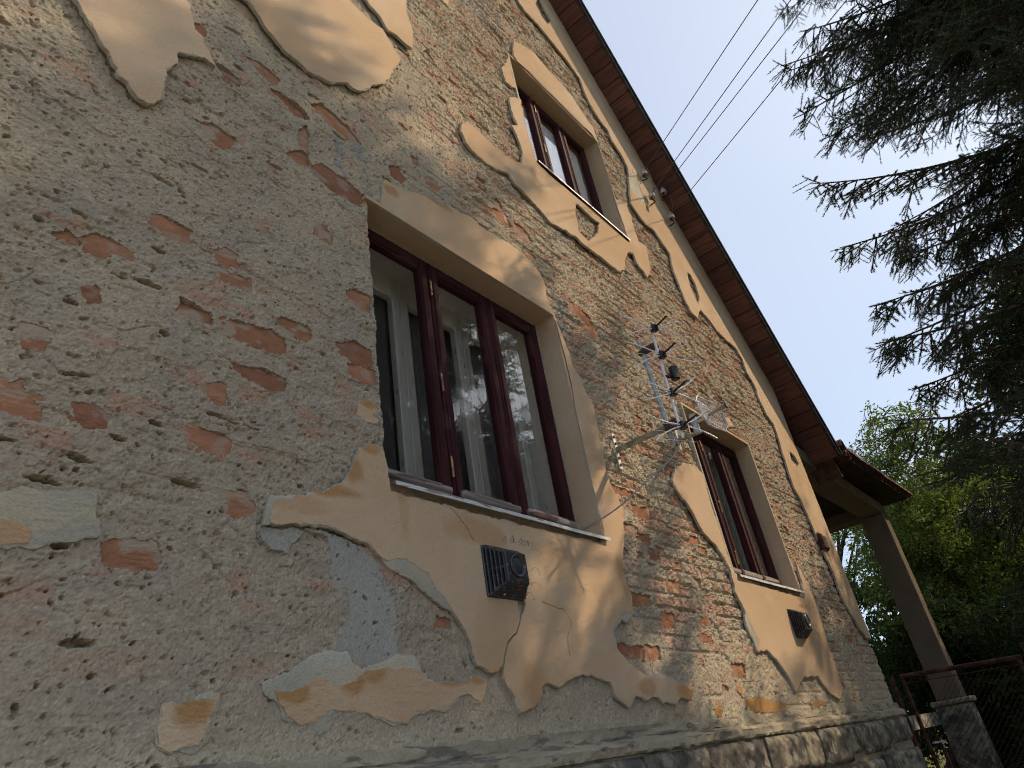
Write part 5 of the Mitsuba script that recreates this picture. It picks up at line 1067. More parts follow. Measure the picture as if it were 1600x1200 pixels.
zr0, zr1 = zE + 0.085, 4.53
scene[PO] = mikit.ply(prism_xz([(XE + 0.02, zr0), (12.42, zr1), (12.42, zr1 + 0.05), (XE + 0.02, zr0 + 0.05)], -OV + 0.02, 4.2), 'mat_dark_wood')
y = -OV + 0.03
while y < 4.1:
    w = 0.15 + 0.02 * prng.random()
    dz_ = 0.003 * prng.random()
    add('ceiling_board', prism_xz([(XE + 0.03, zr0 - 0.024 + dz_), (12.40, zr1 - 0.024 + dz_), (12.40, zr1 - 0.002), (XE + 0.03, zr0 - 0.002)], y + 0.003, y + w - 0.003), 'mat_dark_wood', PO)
    y += w
x = XE + 0.25
while x < 12.40:
    zz = zr0 + (zr1 - zr0) * (x - XE) / (12.42 - XE)
    dz_ = 0.012 * prng.random()
    add('roof_tile', prism_xz([(x, zz + 0.052), (x + 0.30, zz + 0.048), (x + 0.30, zz + 0.075), (x, zz + 0.082 + dz_)], -OV - 0.03 + 0.015 * prng.random(), 0.05), 'mat_clay_tile', PO)
    x += 0.285
add('roof_tiles', prism_xz([(XE + 0.2, zr0 + 0.0505), (12.46, zr1 + 0.0505), (12.46, zr1 + 0.075), (XE + 0.2, zr0 + 0.075)], 0.06, 4.25), 'mat_clay_tile', PO, kind='stuff')
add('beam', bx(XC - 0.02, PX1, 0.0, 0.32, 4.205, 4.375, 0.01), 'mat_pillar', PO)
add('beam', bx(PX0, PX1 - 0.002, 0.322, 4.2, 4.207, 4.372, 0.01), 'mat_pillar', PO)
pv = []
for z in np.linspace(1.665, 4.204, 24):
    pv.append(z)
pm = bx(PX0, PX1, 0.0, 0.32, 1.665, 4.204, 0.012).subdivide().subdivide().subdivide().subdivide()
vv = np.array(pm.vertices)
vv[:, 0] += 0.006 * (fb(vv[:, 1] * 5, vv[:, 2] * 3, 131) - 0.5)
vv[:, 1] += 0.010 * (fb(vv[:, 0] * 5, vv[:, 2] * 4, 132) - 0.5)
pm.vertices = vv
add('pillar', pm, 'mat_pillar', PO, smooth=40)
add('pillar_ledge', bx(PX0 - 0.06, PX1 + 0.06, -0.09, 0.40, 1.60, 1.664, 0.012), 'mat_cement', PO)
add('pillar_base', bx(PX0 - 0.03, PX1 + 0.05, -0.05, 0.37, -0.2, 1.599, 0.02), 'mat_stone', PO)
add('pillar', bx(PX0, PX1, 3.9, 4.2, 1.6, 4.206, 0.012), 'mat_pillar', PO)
add('floor', bx(XC + 0.12, PX0 - 0.04, 0.35, 4.2, 1.40, 1.55), 'mat_stone', PO)

# a broken clay pipe stub sticking out of the corner plaster
a = np.array([7.18, -0.03, 3.02])
m = bx(-0.10, 0.10, -0.045, 0.02, -0.085, 0.085, 0.02).subdivide().subdivide()
vv = np.array(m.vertices)
vv += 0.02 * (np.stack([fb(vv[:, 0] * 14 + k, vv[:, 2] * 14, 140 + k, 3) for k in range(3)], 1) - 0.5)
m.vertices = vv + np.array(DATA['stub'])
add('broken_brick_stub', m, 'mat_rust', WALL, smooth=40)

# ------------------------------------------------------------------ heater flue caps under the two lower windows
def flue(cx, cz, label, group):
    k = numbered('flue_cap')
    tag(k, label, 'vent', group)
    y0 = -0.031
    hw, hz = 0.112, 0.104
    add('back_plate', bx(cx - hw, cx + hw, y0 - 0.012, y0, cz - hz, cz + hz, 0.003), 'mat_soot_metal', k)
    add('core', bx(cx - 0.05, cx + 0.05, y0 - 0.066, y0 - 0.012, cz - 0.048, cz + 0.048), 'mat_soot_metal', k)
    n = 5
    for i in range(n):
        t = i / (n - 1)
        a, b = hw - 0.004 - t * 0.040, hz - 0.004 - t * 0.034
        yo = y0 - 0.018 - 0.052 * t
        w, th = 0.017, 0.0075
        oc = 0.012
        ring = [bx(cx - a, cx - a + w, yo - th, yo, cz - b, cz + b, 0.002), bx(cx + a - w, cx + a, yo - th, yo, cz - b, cz + b, 0.002),
                bx(cx - a + w, cx + a - w, yo - th, yo, cz + b - w, cz + b, 0.002), bx(cx - a + w, cx + a - w, yo - th, yo, cz - b, cz - b + w, 0.002)]
        add('louvre', cat(ring), 'mat_soot_metal', k)
    for sx in (-1, 1):
        for sz in (-1, 0, 1):
            p = (cx + sx * (hw - 0.012), y0 - 0.01, cz + sz * (hz - 0.012))
            q = (cx + sx * (hw - 0.050), y0 - 0.076, cz + sz * (hz - 0.045))
            add('rib', tube([p, q], 0.005, 6), 'mat_soot_metal', k)
    yc = y0 - 0.074
    add('front_cap', bx(cx - 0.066, cx + 0.066, yc - 0.014, yc, cz - 0.064, cz + 0.064, 0.004), 'mat_soot_metal', k)
    prof = [(0, 0), (0.030, 0), (0.038, 0.003), (0.043, 0.010), (0.047, 0.012), (0.047, 0)]
    ds = trimesh.creation.revolve(np.array([(0.0, 0.006), (0.020, 0.005), (0.034, 0.0015), (0.040, 0.006), (0.044, 0.007), (0.047, 0.004), (0.047, -0.004), (0, -0.004)]), sections=36)
    ds.apply_transform(trimesh.transformations.rotation_matrix(math.pi / 2, [1, 0, 0]))
    ds.apply_translation([cx, yc - 0.016, cz + 0.004])
    add('round_boss', ds, 'mat_soot_metal', k, smooth=30)
    # closed panel under the cap and its printed warnings
    v = np.array([[cx - hw + 0.004, y0 - 0.014, cz - hz + 0.002], [cx + hw - 0.004, y0 - 0.014, cz - hz + 0.002], [cx + 0.060, yc - 0.004, cz - 0.060], [cx - 0.060, yc - 0.004, cz - 0.060]])
    v = np.vstack([v, v + np.array([0, 0.004, 0.004])])
    add('lower_panel', trimesh.convex.convex_hull(v), 'mat_soot_metal', k)
    e1 = (v[1] - v[0]) / np.linalg.norm(v[1] - v[0])
    e2 = (v[3] + v[2] - v[0] - v[1]) / 2
    e2 = e2 / np.linalg.norm(e2)
    nn = np.cross(e1, e2)
    nn = nn if nn[2] < 0 else -nn
    o = (v[0] + v[1] + v[2] + v[3]) / 4
    tri = [o + e1 * a + e2 * b + nn * d for d in (0.0006, 0.0016) for a, b in ((-0.040, -0.030), (-0.022, -0.030), (-0.031, -0.013))]
    add('warning_triangle', trimesh.convex.convex_hull(np.array(tri)), 'mat_white_print', k)
    marks = []
    for a, b, w_, h_ in ((0.018, 0.024, 0.006, 0.014), (0.030, 0.022, 0.005, 0.016), (0.040, 0.024, 0.007, 0.012), (0.022, 0.006, 0.005, 0.010), (0.034, 0.004, 0.006, 0.009)):
        q = [o + e1 * (a + i * w_) + e2 * (b + j * h_) + nn * d for d in (0.0006, 0.0016) for i in (0, 1) for j in (0, 1)]
        marks.append(trimesh.convex.convex_hull(np.array(q)))
    add('red_print', cat(marks), 'mat_red_print', k)
    wr = np.random.default_rng(int(cx * 100))
    curls = []
    for j in range(9):
        t = j / 8
        p = np.array([cx - 0.05 + 0.16 * t, y0 - 0.05 - 0.05 * wr.random(), cz + hz + 0.002])
        curls.append(tube(spline([p, p + [0.006, -0.006, 0.006 + 0.006 * wr.random()], p + [0.014 * wr.random(), -0.01, 0.010 + 0.010 * wr.random()], p + [0.020, -0.004, 0.001]], 10), 0.0008, 4))
    for j in range(4):
        p = np.array([cx + hw - 0.01, y0 - 0.03 - 0.06 * wr.random(), cz - 0.09 + 0.03 * j])
        curls.append(tube(spline([p, p + [0.02, -0.01, 0.012], p + [0.03 + 0.012 * wr.random(), -0.012, -0.006], p + [0.012, -0.02, -0.018]], 10), 0.0008, 4))
    add('rusty_wire_guard', cat(curls), 'mat_rust', k, kind='stuff')
    return k


flue(2.225, 2.262, 'black louvred heater flue cap on the orange plaster under the large lower window', None)
flue(5.675, 2.255, 'small black flue cap under the window beside the porch', None)

# ------------------------------------------------------------------ television aerial on its wall bracket
AN = 'television_aerial'
labels[AN] = {'label': 'four-bay television aerial with crossed rods on a steel mast, fixed beside the large window', 'category': 'antenna'}
px_, pz_ = 3.498, 3.142
add('wall_plate', bx(px_ - 0.016, px_ + 0.016, -0.030, -0.022, pz_ - 0.118, pz_ + 0.118, 0.002), 'mat_plate', AN)
for dz_ in (-0.09, -0.045, 0.05, 0.095):
    add('bolt', lathe([(0, 0), (0.009, 0), (0.009, 0.006), (0, 0.008)], (0, 0, 0), 6).apply_transform(trimesh.transformations.rotation_matrix(math.pi / 2, [1, 0, 0])).apply_translation([px_, -0.030, pz_ + dz_]), 'mat_rust', AN)
add('bracket_arm', cat([bx(px_ - 0.015, px_ + 0.015, -0.44, -0.030, pz_ - 0.005, pz_ + 0.020, 0.002), bx(px_ - 0.016, px_ - 0.011, -0.44, -0.030, pz_ - 0.015, pz_ + 0.020, 0.001)]), 'mat_olive_metal', AN)
ym = -0.395
add('mast', tube([(3.478, ym, 3.035), (3.405, ym, 3.70)], 0.0135, 14), 'mat_galvanised', AN, smooth=40)
yb = -0.505
top = np.array([3.372, yb, 3.735])
bot = np.array([3.352, yb, 2.985])
add('boom', tube([top, bot], 0.009, 10), 'mat_aluminium', AN, smooth=40)
for z in (3.615, 3.115):
    xm = 3.478 + (3.405 - 3.478) * (z - 3.035) / 0.665
    add('clamp', bx(3.375, xm + 0.012, yb + 0.004, ym - 0.010, z - 0.013, z + 0.013, 0.004), 'mat_brown_plastic', AN)
    add('clamp_jaw', bx(xm - 0.024, xm + 0.024, ym - 0.012, ym + 0.020, z - 0.016, z + 0.016, 0.006), 'mat_brown_plastic', AN)
rot = math.radians(24)
eh = np.array([math.cos(rot), -math.sin(rot), 0.0])           # the aerial's horizontal
eo = np.array([-math.sin(rot), -math.cos(rot), 0.0])          # where it looks
ez = np.array([0, 0, 1.0])
arng = np.random.default_rng(4)
for i, z in enumerate((3.70, 3.51, 3.26, 3.05)):
    t = (3.735 - z) / 0.75
    c = top + (bot - top) * t + eo * 0.026
    hub = trimesh.creation.box([0.042, 0.030, 0.046])
    Rm = np.eye(4)
    Rm[:3, 0], Rm[:3, 1], Rm[:3, 2], Rm[:3, 3] = eh, eo, ez, c
    hub = bx(-0.021, 0.021, -0.018, 0.018, -0.022, 0.022, 0.005)
    hub.apply_transform(Rm)
    hk = add('hub', hub, 'mat_black_plastic', AN)
    add('director_rod', tube([c, c + eo * 0.125], [0.006, 0.005], 8), 'mat_black_plastic', AN, smooth=40)
    add('rod_tip', tube([c + eo * 0.118 - eh * 0.014, c + eo * 0.118 + eh * 0.014], 0.003, 6), 'mat_brown_plastic', AN)
    for sx, ang in ((1, 24), (1, -15), (-1, 15), (-1, -24)):
        an = math.radians(ang + arng.normal(0, 5))
        d = eh * sx * math.cos(an) + ez * math.sin(an)
        L = 0.225 + 0.02 * arng.random()
        sag = ez * (-0.012 * np.sign(ang)) * (1 if arng.random() < 0.7 else -0.4)
        pts = spline([c + d * 0.018, c + d * L * 0.55 + sag, c + d * L], 9)
        add('dipole_rod', tube(pts, 0.0038, 8), 'mat_aluminium', AN, smooth=40)
    for j in range(3):
        q = top + (bot - top) * t - eo * 0.055 + ez * (-0.05 + 0.05 * j)
        add('reflector_rod', tube([q - eh * 0.14, q + eh * 0.14], 0.0014, 5), 'mat_aluminium', AN)
bxm = bx(-0.022, 0.022, -0.026, 0.018, -0.045, 0.045, 0.008)
Rm = np.eye(4)
Rm[:3, 0], Rm[:3, 1], Rm[:3, 2], Rm[:3, 3] = eh, eo, ez, np.array([3.405, yb - 0.045, 3.395])
bxm.apply_transform(Rm)
add('balun_box', bxm, 'mat_black_plastic', AN)
add('balun_foot', tube([(3.36, yb, 3.375), (3.40, yb - 0.03, 3.38)], 0.012, 8), 'mat_black_plastic', AN)

# second bracket with a small grid dish
DI = 'grid_dish'
labels[DI] = {'label': 'small wire grid dish on a short steel tube above the window beside the porch', 'category': 'antenna'}
D2 = np.array([4.10, -0.36, 3.36])
add('wall_plate', bx(4.452, 4.484, -0.036, -0.028, 3.40, 3.59, 0.002), 'mat_plate', DI)
add('bracket_arm', bx(4.454, 4.482, -0.215, -0.036, 3.462, 3.487, 0.002), 'mat_olive_metal', DI)
add('tube', tube([(4.446, -0.200, 3.455), (4.436, -0.200, 3.60)], 0.024, 16), 'mat_galvanised', DI, smooth=40)
# dish frame: u across, v up, hollow side away from the wall
da = np.array([-0.10, -0.99, 0.06])
da /= np.linalg.norm(da)
du = np.cross(da, [0, 0, 1.0])
du /= np.linalg.norm(du)
dv = np.cross(du, da)
DC = np.array([4.410, -0.325, 3.535])


def dish(u, v):
    return DC + du * u + dv * v + da * (0.9 * (u * u + 0.6 * v * v))


rim = [dish(u, v) for (u, v) in ((-0.175, -0.055), (-0.115, -0.115), (0.115, -0.115), (0.175, -0.055), (0.175, 0.055), (0.115, 0.115), (-0.115, 0.115), (-0.175, 0.055), (-0.175, -0.055))]
add('rim', tube(np.array(rim), 0.0052, 8), 'mat_grey_wire', DI, smooth=40)
for i in range(17):
    u = -0.165 + 0.33 * i / 16
    vm = 0.115 if abs(u) < 0.115 else 0.115 - (abs(u) - 0.115)
    add('grid_bar', tube(np.array([dish(u, v) for v in np.linspace(-vm, vm, 7)]), 0.0022, 5), 'mat_grey_wire', DI, smooth=40)
for v in (-0.05, 0.05):
    add('grid_bar', tube(np.array([dish(u, v) for u in np.linspace(-0.172, 0.172, 9)]), 0.0028, 5), 'mat_grey_wire', DI, smooth=40)
pf = [DC - da * 0.02, DC + da * 0.07, DC + da * 0.14]
add('feed_arm', tube(pf, [0.012, 0.013, 0.024], 4), 'mat_olive_metal', DI)
add('feed_tip', tube([DC + da * 0.139, DC + da * 0.150], 0.021, 10), 'mat_black_plastic', DI)
add('dish_clamp', tube([DC, (4.440, -0.200, 3.53)], 0.012, 8), 'mat_plate', DI)

# aerial cable down to the corner of the large window
cb = spline([(3.352, yb + 0.012, 2.995), (3.36, -0.44, 2.93), (3.27, -0.38, 2.845), (3.197, -0.34, 2.79), (3.10, -0.20, 2.678), (3.095, -0.05, 2.640), (3.099, 0.092, 2.630)], 60)
add('aerial_cable', tube(cb, 0.0042, 8), 'mat_cable', smooth=40, label='thin grey cable hanging from the aerial to the corner of the large window', category='cable')

# ------------------------------------------------------------------ insulators on hooks and the overhead wires
INS = [((5.64, 6.99), (5.60, -0.095, 6.985)), ((5.63, 6.62), (5.59, -0.095, 6.645)), ((6.08, 6.99), (6.04, -0.095, 7.015)), ((6.03, 6.57), (6.00, -0.095, 6.605))]
FAR = [(4.19, -1.81, 6.47), (4.30, -2.00, 6.37), (4.36, -2.11, 6.31), (4.49, -2.24, 6.18)]
WHICH = ['topmost porcelain insulator under the gable eave', 'porcelain insulator on the plaster band, second from the top on the wall side', 'porcelain insulator closest to the brown soffit', 'lowest porcelain insulator under the gable eave']
for i, ((bx_, bz_), c) in enumerate(INS):
    k = numbered('insulator')
    tag(k, WHICH[i], 'insulator', None)
    c = np.array(c)
    prof = [(0, 0.050), (0.016, 0.049), (0.022, 0.042), (0.021, 0.033), (0.016, 0.028), (0.017, 0.022), (0.030, 0.016), (0.035, 0.006), (0.034, -0.010), (0.037, -0.020), (0.038, -0.034), (0.032, -0.034), (0.026, -0.020), (0, -0.016)]
    add('porcelain', lathe(prof, c, 24), 'mat_porcelain', k, smooth=40)
    add('hook', tube(spline([(bx_, 0.0, bz_ - 0.035), (bx_ - 0.01, -0.05, bz_ - 0.055), (c[0], c[1] - 0.012, c[2] - 0.085), (c[0], c[1], c[2] - 0.06), (c[0], c[1], c[2] - 0.012)], 16), 0.0075, 8), 'mat_rust', k, smooth=40)
    add('tie_wire', tube(c + np.array([[0.020 * math.cos(t), 0.020 * math.sin(t), 0.026] for t in np.linspace(0, 2 * math.pi, 16)]), 0.0022, 5), 'mat_wire', k)
    f = np.array(FAR[i])
    a = c + np.array([0, 0, 0.026])
    dirv = (f - a)
    pts = [a + dirv * t + np.array([0, 0, -0.000 * t]) for t in (0, 0.25, 0.5, 1.0, 2.0, 4.0, 8.0)]
    add('overhead_wire', tube(np.array(pts), 0.0042, 6), 'mat_wire', label=['overhead wire from the topmost insulator, the leftmost in the sky', 'second overhead wire from the left in the sky', 'third overhead wire from the left in the sky', 'rightmost overhead wire, passing the spruce tips'][i], category='wire')
jump = []
add('jumper_wire', tube(spline([np.array(INS[0][1]) + [0, -0.04, 0.05], (5.60, -0.15, 6.85), np.array(INS[1][1]) + [0, -0.03, 0.03]], 14), 0.003, 5), 'mat_wire', label='short jumper wire hanging between the two left insulators', category='wire')
add('jumper_wire', tube(spline([np.array(INS[2][1]) + [0, -0.03, -0.05], (6.0, -0.16, 6.82), np.array(INS[3][1]) + [0, -0.03, 0.04]], 14), 0.003, 5), 'mat_wire', label='short jumper wire hanging between the two right insulators', category='wire')

# ------------------------------------------------------------------ rusty garden gate in front of the porch
GA = 'garden_gate'
labels[GA] = {'label': 'rusty tube gate with wire mesh in front of the porch pillar', 'category': 'gate'}
gx0 = 8.6
ya, yb2 = 0.02, -1.07
add('post', tube([(gx0, 0.145, 0.0), (gx0, 0.125, 1.925)], 0.026, 12), 'mat_rust', GA, smooth=40)
add('post', tube([(gx0 + 0.02, yb2 - 0.06, 0.0), (gx0 + 0.02, yb2 - 0.06, 1.98)], 0.030, 12), 'mat_rust', GA, smooth=40)
add('top_rail', tube([(gx0, ya + 0.01, 1.905), (gx0, yb2, 1.862)], 0.022, 12), 'mat_rust', GA, smooth=40)
add('stile', tube([(gx0, ya, 0.1), (gx0, ya, 1.90)], 0.020, 12), 'mat_rust', GA, smooth=40)
add('stile', tube([(gx0, yb2 + 0.03, 0.1), (gx0, yb2 + 0.03, 1.865)], 0.020, 12), 'mat_rust', GA, smooth=40)
add('bottom_rail', tube([(gx0, ya, 0.15), (gx0, yb2, 0.13)], 0.020, 12), 'mat_rust', GA, smooth=40)
add('tension_wire', tube([(gx0, ya, 1.835), (gx0, yb2, 1.80)], 0.005, 6), 'mat_rust', GA)
rings = [tube(np.array([(gx0 - 0.005, -0.18 + 0.035 * math.cos(t), 1.862 + 0.030 * math.sin(t)) for t in np.linspace(0, 2 * math.pi, 18)]), 0.004, 5)]
add('wire_ring', rings[0], 'mat_rust', GA)
ms = []
pitch = 0.055
for i in range(-36, 24):
    for sg in (1, -1):
        p0y, p0z = ya - 0.02, 0.15 + i * pitch
        pts = []
        for t in np.linspace(0, 1, 2):
            pts.append((ya - 0.02 - t * 1.03, p0z + sg * t * 1.03))
        (y1, z1), (y2, z2) = pts
        seg = LineString(pts).intersection(sbox(yb2 + 0.05, 0.15, ya - 0.02, 1.825))
        if seg.is_empty or seg.length < 0.03 or seg.geom_type != 'LineString':
            continue
        q = np.array(seg.coords)
        ms.append(tube(np.array([(gx0 + 0.004 * sg, a_, b_) for a_, b_ in q]), 0.0022, 4, False))
add('wire_mesh', cat(ms), 'mat_rust', GA, kind='stuff')
add('gate_latch', cat([bx(9.44, 9.47, 0.02, 0.16, 1.248, 1.268, 0.004), bx(9.45, 9.462, 0.055, 0.067, 1.20, 1.29, 0.002)]), 'mat_aluminium', label='small bright metal latch in the dark beside the pillar base', category='latch')
add('latch_post', tube([(9.49, 0.08, 0.0), (9.49, 0.08, 1.30)], 0.022, 8), 'mat_rust', 'gate_latch')

# ------------------------------------------------------------------ spruce
def needles_on(p0, p1, rng, per_m, length, width):
    """needles round a twig from p0 to p1"""
    d = p1 - p0
    L = np.linalg.norm(d)
    n = max(3, int(L * per_m))
    d = d / (L + 1e-9)
    t = rng.random(n)
    base = p0 + (p1 - p0) * t[:, None]
    r = rng.normal(size=(n, 3))
    r -= d * (r @ d)[:, None]
    r /= np.linalg.norm(r, axis=1, keepdims=True) + 1e-9
    r[:, 2] = r[:, 2] * 0.8 + 0.12
    tip = base + (r * 0.80 + d * 0.62) * (length * (0.75 + 0.5 * rng.random(n)))[:, None]
    s = np.cross(r, d)
    s = s * np.cos(0.6) + r * 0.0
    w = s * width / 2
    v = np.stack([base - w, base + w, tip], 1).reshape(-1, 3)
    return v


def spruce_branch(seed, L=2.2):
    rng = np.random.default_rng(seed)
    wood, nd = [], []
    n = 26
    s = np.linspace(0, 1, n)
    side = np.cumsum(rng.normal(0, 0.012, n)) * 0.5
    axis = np.stack([s * L, side * L * 0.3, L * (-0.16 * s + 0.20 * s ** 2.4)], 1)
    wood.append(tube(axis, 0.016 * (1 - s) ** 0.8 + 0.003, 6, False))
    for i in range(9, n - 1):
        nd.append(needles_on(axis[i], axis[i + 1], rng, 560, 0.019, 0.0062))
    k = 0
    pos = 0.10
    while pos < 0.985:
        i = min(int(pos * (n - 1)), n - 2)
        p = axis[i] + (axis[i + 1] - axis[i]) * (pos * (n - 1) - i)
        for sg in (1, -1):
            if rng.random() < 0.12:
                continue
            l2 = (0.74 * (1 - pos) ** 0.75 + 0.10) * (0.42 + 0.85 * rng.random()) * min(1, 0.45 + pos * 2.2)
            an = math.radians(48 + 19 * rng.normal())
            d = np.array([math.cos(an), sg * math.sin(an), -0.20 + 0.24 * rng.normal()])
            if rng.random() < 0.34:
                d = np.array([0.5, sg * 0.35, -0.70 + 0.25 * rng.normal()])
            d /= np.linalg.norm(d)
            m = max(3, int(l2 / 0.06))
            q = np.linspace(0, 1, m + 1)
            tw = p + d * (q * l2)[:, None] + np.array([0, 0, 1]) * (-0.10 * l2 * q ** 1.5 + 0.10 * l2 * q ** 3)[:, None]
            wood.append(tube(tw, 0.0045 * (1 - q) + 0.0016, 4, False))
            bare = 0.12 if pos > 0.4 else 0.3
            for j in range(m):
                if q[j] >= bare:
                    nd.append(needles_on(tw[j], tw[j + 1], rng, 560, 0.018, 0.0062))
                if q[j] > 0.1:
                    for s3 in (1, -1):
                        if rng.random() < 0.16:
                            continue
                        l3 = (0.19 * (1 - q[j]) + 0.06) * (0.6 + 0.6 * rng.random())
                        perp = np.cross(d, [0, 0, 1.0])
                        perp /= np.linalg.norm(perp)
                        d3 = d * 0.62 + perp * s3 * 0.72 + np.array([0, 0, -0.28 + 0.2 * rng.normal()])
                        d3 /= np.linalg.norm(d3)
                        e = tw[j] + d3 * l3
                        nd.append(needles_on(tw[j], e, rng, 560, 0.018, 0.0062))
                        wood.append(tube(np.array([tw[j], e]), [0.0022, 0.0012], 3, False))
        pos += 0.022 + 0.014 * rng.random()
    v = np.vstack(nd)
    return cat(wood), (v, np.arange(len(v)).reshape(-1, 3))


NB = 5
for k in range(NB):
    w, nd = spruce_branch(60 + k)
    scene['spruce_branch_source_%d' % k] = {'type': 'shapegroup', 'wood': mikit.ply(w, 'mat_bark'), 'needles': mikit.ply(nd, 'mat_needle')}
print('needle tris', len(nd[1]), 'wood', len(w.faces))


def frame_matrix(o, d, roll, s):
    d = d / np.linalg.norm(d)
    yv = np.cross([0, 0, 1.0], d)
    yv /= np.linalg.norm(yv)
    zv = np.cross(d, yv)
    c, q = math.cos(roll), math.sin(roll)
    m = np.eye(4)
    m[:3, 0], m[:3, 1], m[:3, 2] = d * s, (yv * c + zv * q) * s, (zv * c - yv * q) * s
    m[:3, 3] = o
    return m


def spruce(key, x, y, height, radius, seed, label, z0=1.6, extra=(), gap=0.30, per=9, skip=None, group=None):
    rng = np.random.default_rng(seed)
    labels[key] = {'label': label, 'category': 'tree'}
    if group:
        labels[key]['group'] = group
    zz = np.linspace(-0.1, height, 24)
    tr = tube(np.stack([x + 0.03 * np.sin(zz * 0.7), y + 0.03 * np.cos(zz * 0.9), zz], 1), 0.16 * (1 - zz / (height + 0.05)) ** 0.8 + 0.01, 12, False)
    add('trunk', tr, 'mat_bark', key, smooth=True)
    z = z0
    i = 0
    while z < height - 0.25:
        r = radius * (1 - ((z - z0) / (height - z0)) ** 1.7) * (0.75 + 0.25 * min(1, (z - z0 + 0.6) / 1.5)) + 0.15
        a0 = rng.random() * 6.28
        for j in range(per):
            a = a0 + j * 6.283 / per + rng.normal(0, 0.2)
            rr = r * (0.72 + 0.42 * rng.random())
            if skip and skip(z, a, rr):
                continue
            tilt = -0.10 + 0.45 * ((z - z0) / (height - z0)) + rng.normal(0, 0.08)
            m = frame_matrix((x, y, z + rng.normal(0, 0.08)), np.array([math.cos(a), math.sin(a), tilt]), rng.normal(0, 0.25), rr / 2.2)
            put('branch', key, 'spruce_branch_source_%d' % rng.integers(0, NB), m)
        z += gap * (0.8 + 0.4 * rng.random())
    for (zb, tip, roll) in extra:
        o = np.array([x, y, zb])
        d = np.array(tip) - o
        put('branch', key, 'spruce_branch_source_%d' % rng.integers(0, NB), frame_matrix(o, d + np.array([0, 0, -0.04 * np.linalg.norm(d)]), roll, np.linalg.norm(d) / 2.2))


def put(name, parent, source, m):
    k = numbered(parent + '__' + name)
    scene[k] = {'type': 'instance', 'to_world': T(m), 'shape': {'type': 'ref', 'id': source}}


EXTRA = [(6.75, (4.82, -1.73, 6.30), 0.1), (6.95, (4.72, -1.93, 6.42), -0.2), (6.6, (5.05, -1.62, 6.0), 0.3), (7.2, (4.75, -2.3, 6.9), 0.0), (7.5, (4.7, -2.7, 7.3), 0.1), (6.3, (5.2, -1.7, 5.75), 0.0), (6.9, (5.1, -1.7, 6.6), -0.3),
         (4.75, (5.22, -1.78, 4.46), 0.1), (4.55, (5.33, -1.47, 4.23), -0.2), (4.35, (5.45, -1.38, 3.97), 0.2), (4.9, (5.35, -1.75, 4.62), 0.0), (4.1, (5.65, -1.45, 3.62), 0.0), (3.9, (5.9, -1.5, 3.4), 0.1)]

erng = np.random.default_rng(12)
for k in range(42):
    z, a = 3.0 + 5.6 * erng.random(), math.radians(55 + 125 * erng.random())
    r = (1.25 + 0.75 * erng.random()) 
    EXTRA.append((z, (5.62 + r * math.cos(a), -3.72 + r * math.sin(a), z - 0.25 + 0.2 * erng.normal()), 0.3 * erng.normal()))


def front(z, a, rr):
    """the side towards the house is thinner between 5 and 6 m"""
    return 5.0 < z < 6.0 and math.sin(a) > 0.45 and rr > 1.75


spruce('spruce', 5.62, -3.72, 9.9, 2.4, 31, 'tall dark spruce at the right edge with long drooping branches over the sky', z0=2.0, extra=EXTRA, skip=front)


spruce('spruce_001', 5.7, -5.6, 11.2, 2.3, 33, 'second spruce in the yard, outside the picture, shading the wall at the left', z0=2.4, gap=0.42, per=5)


# ------------------------------------------------------------------ broadleaf clumps
def clump(seed, n, R, leaf, aspect, droop):
    rng = np.random.default_rng(seed)
    wood, vs, fs = [], [], []
    o = 0
    nt = 7
    for t in range(nt):
        d = rng.normal(size=3)
        d[2] = d[2] * 0.6 + 0.25
        d /= np.linalg.norm(d)
        tip = d * R * (0.7 + 0.4 * rng.random())
        mid = tip * 0.5 + rng.normal(0, 0.04, 3)
        q = spline([np.zeros(3), mid, tip + np.array([0, 0, -droop * R])], 7)
        wood.append(tube(q, np.linspace(0.010, 0.003, 7), 4, False))
        for j in range(n // nt):
            s = rng.random() ** 0.6
            p = q[min(6, int(s * 6.99))] + rng.normal(0, 0.10 * R, 3)
            ld = rng.normal(size=3) + d * 0.8
            ld[2] -= 0.7
            ld /= np.linalg.norm(ld)
            sd = np.cross(ld, rng.normal(size=3))
            sd /= np.linalg.norm(sd)
            up = np.cross(sd, ld)
            l = leaf * (0.65 + 0.6 * rng.random())
            w = l * aspect
            v = np.array([p, p + ld * l * 0.5 + sd * w + up * w * 0.35, p + ld * l, p + ld * l * 0.5 - sd * w + up * w * 0.35])
            vs.append(v)
            fs.append(np.array([[0, 1, 2], [0, 2, 3]]) + o)
            o += 4
    return cat(wood), (np.vstack(vs), np.vstack(fs))


KIND = {'ash': (0.62, 200, 0.095, 0.20, 0.25), 'walnut': (0.60, 170, 0.115, 0.27, 0.20), 'shrub': (0.42, 190, 0.070, 0.30, 0.10)}
for nm, (R, n, leaf, asp, dr_) in KIND.items():
    for k in range(3):
        w, lv = clump(hash(nm) % 7 * 0 + 200 + 10 * list(KIND).index(nm) + k, n, R, leaf, asp, dr_)
        scene['%s_clump_source_%d' % (nm, k)] = {'type': 'shapegroup', 'twigs': mikit.ply(w, 'mat_bark'), 'leaves': mikit.ply(lv, 'mat_leaf_' + nm)}


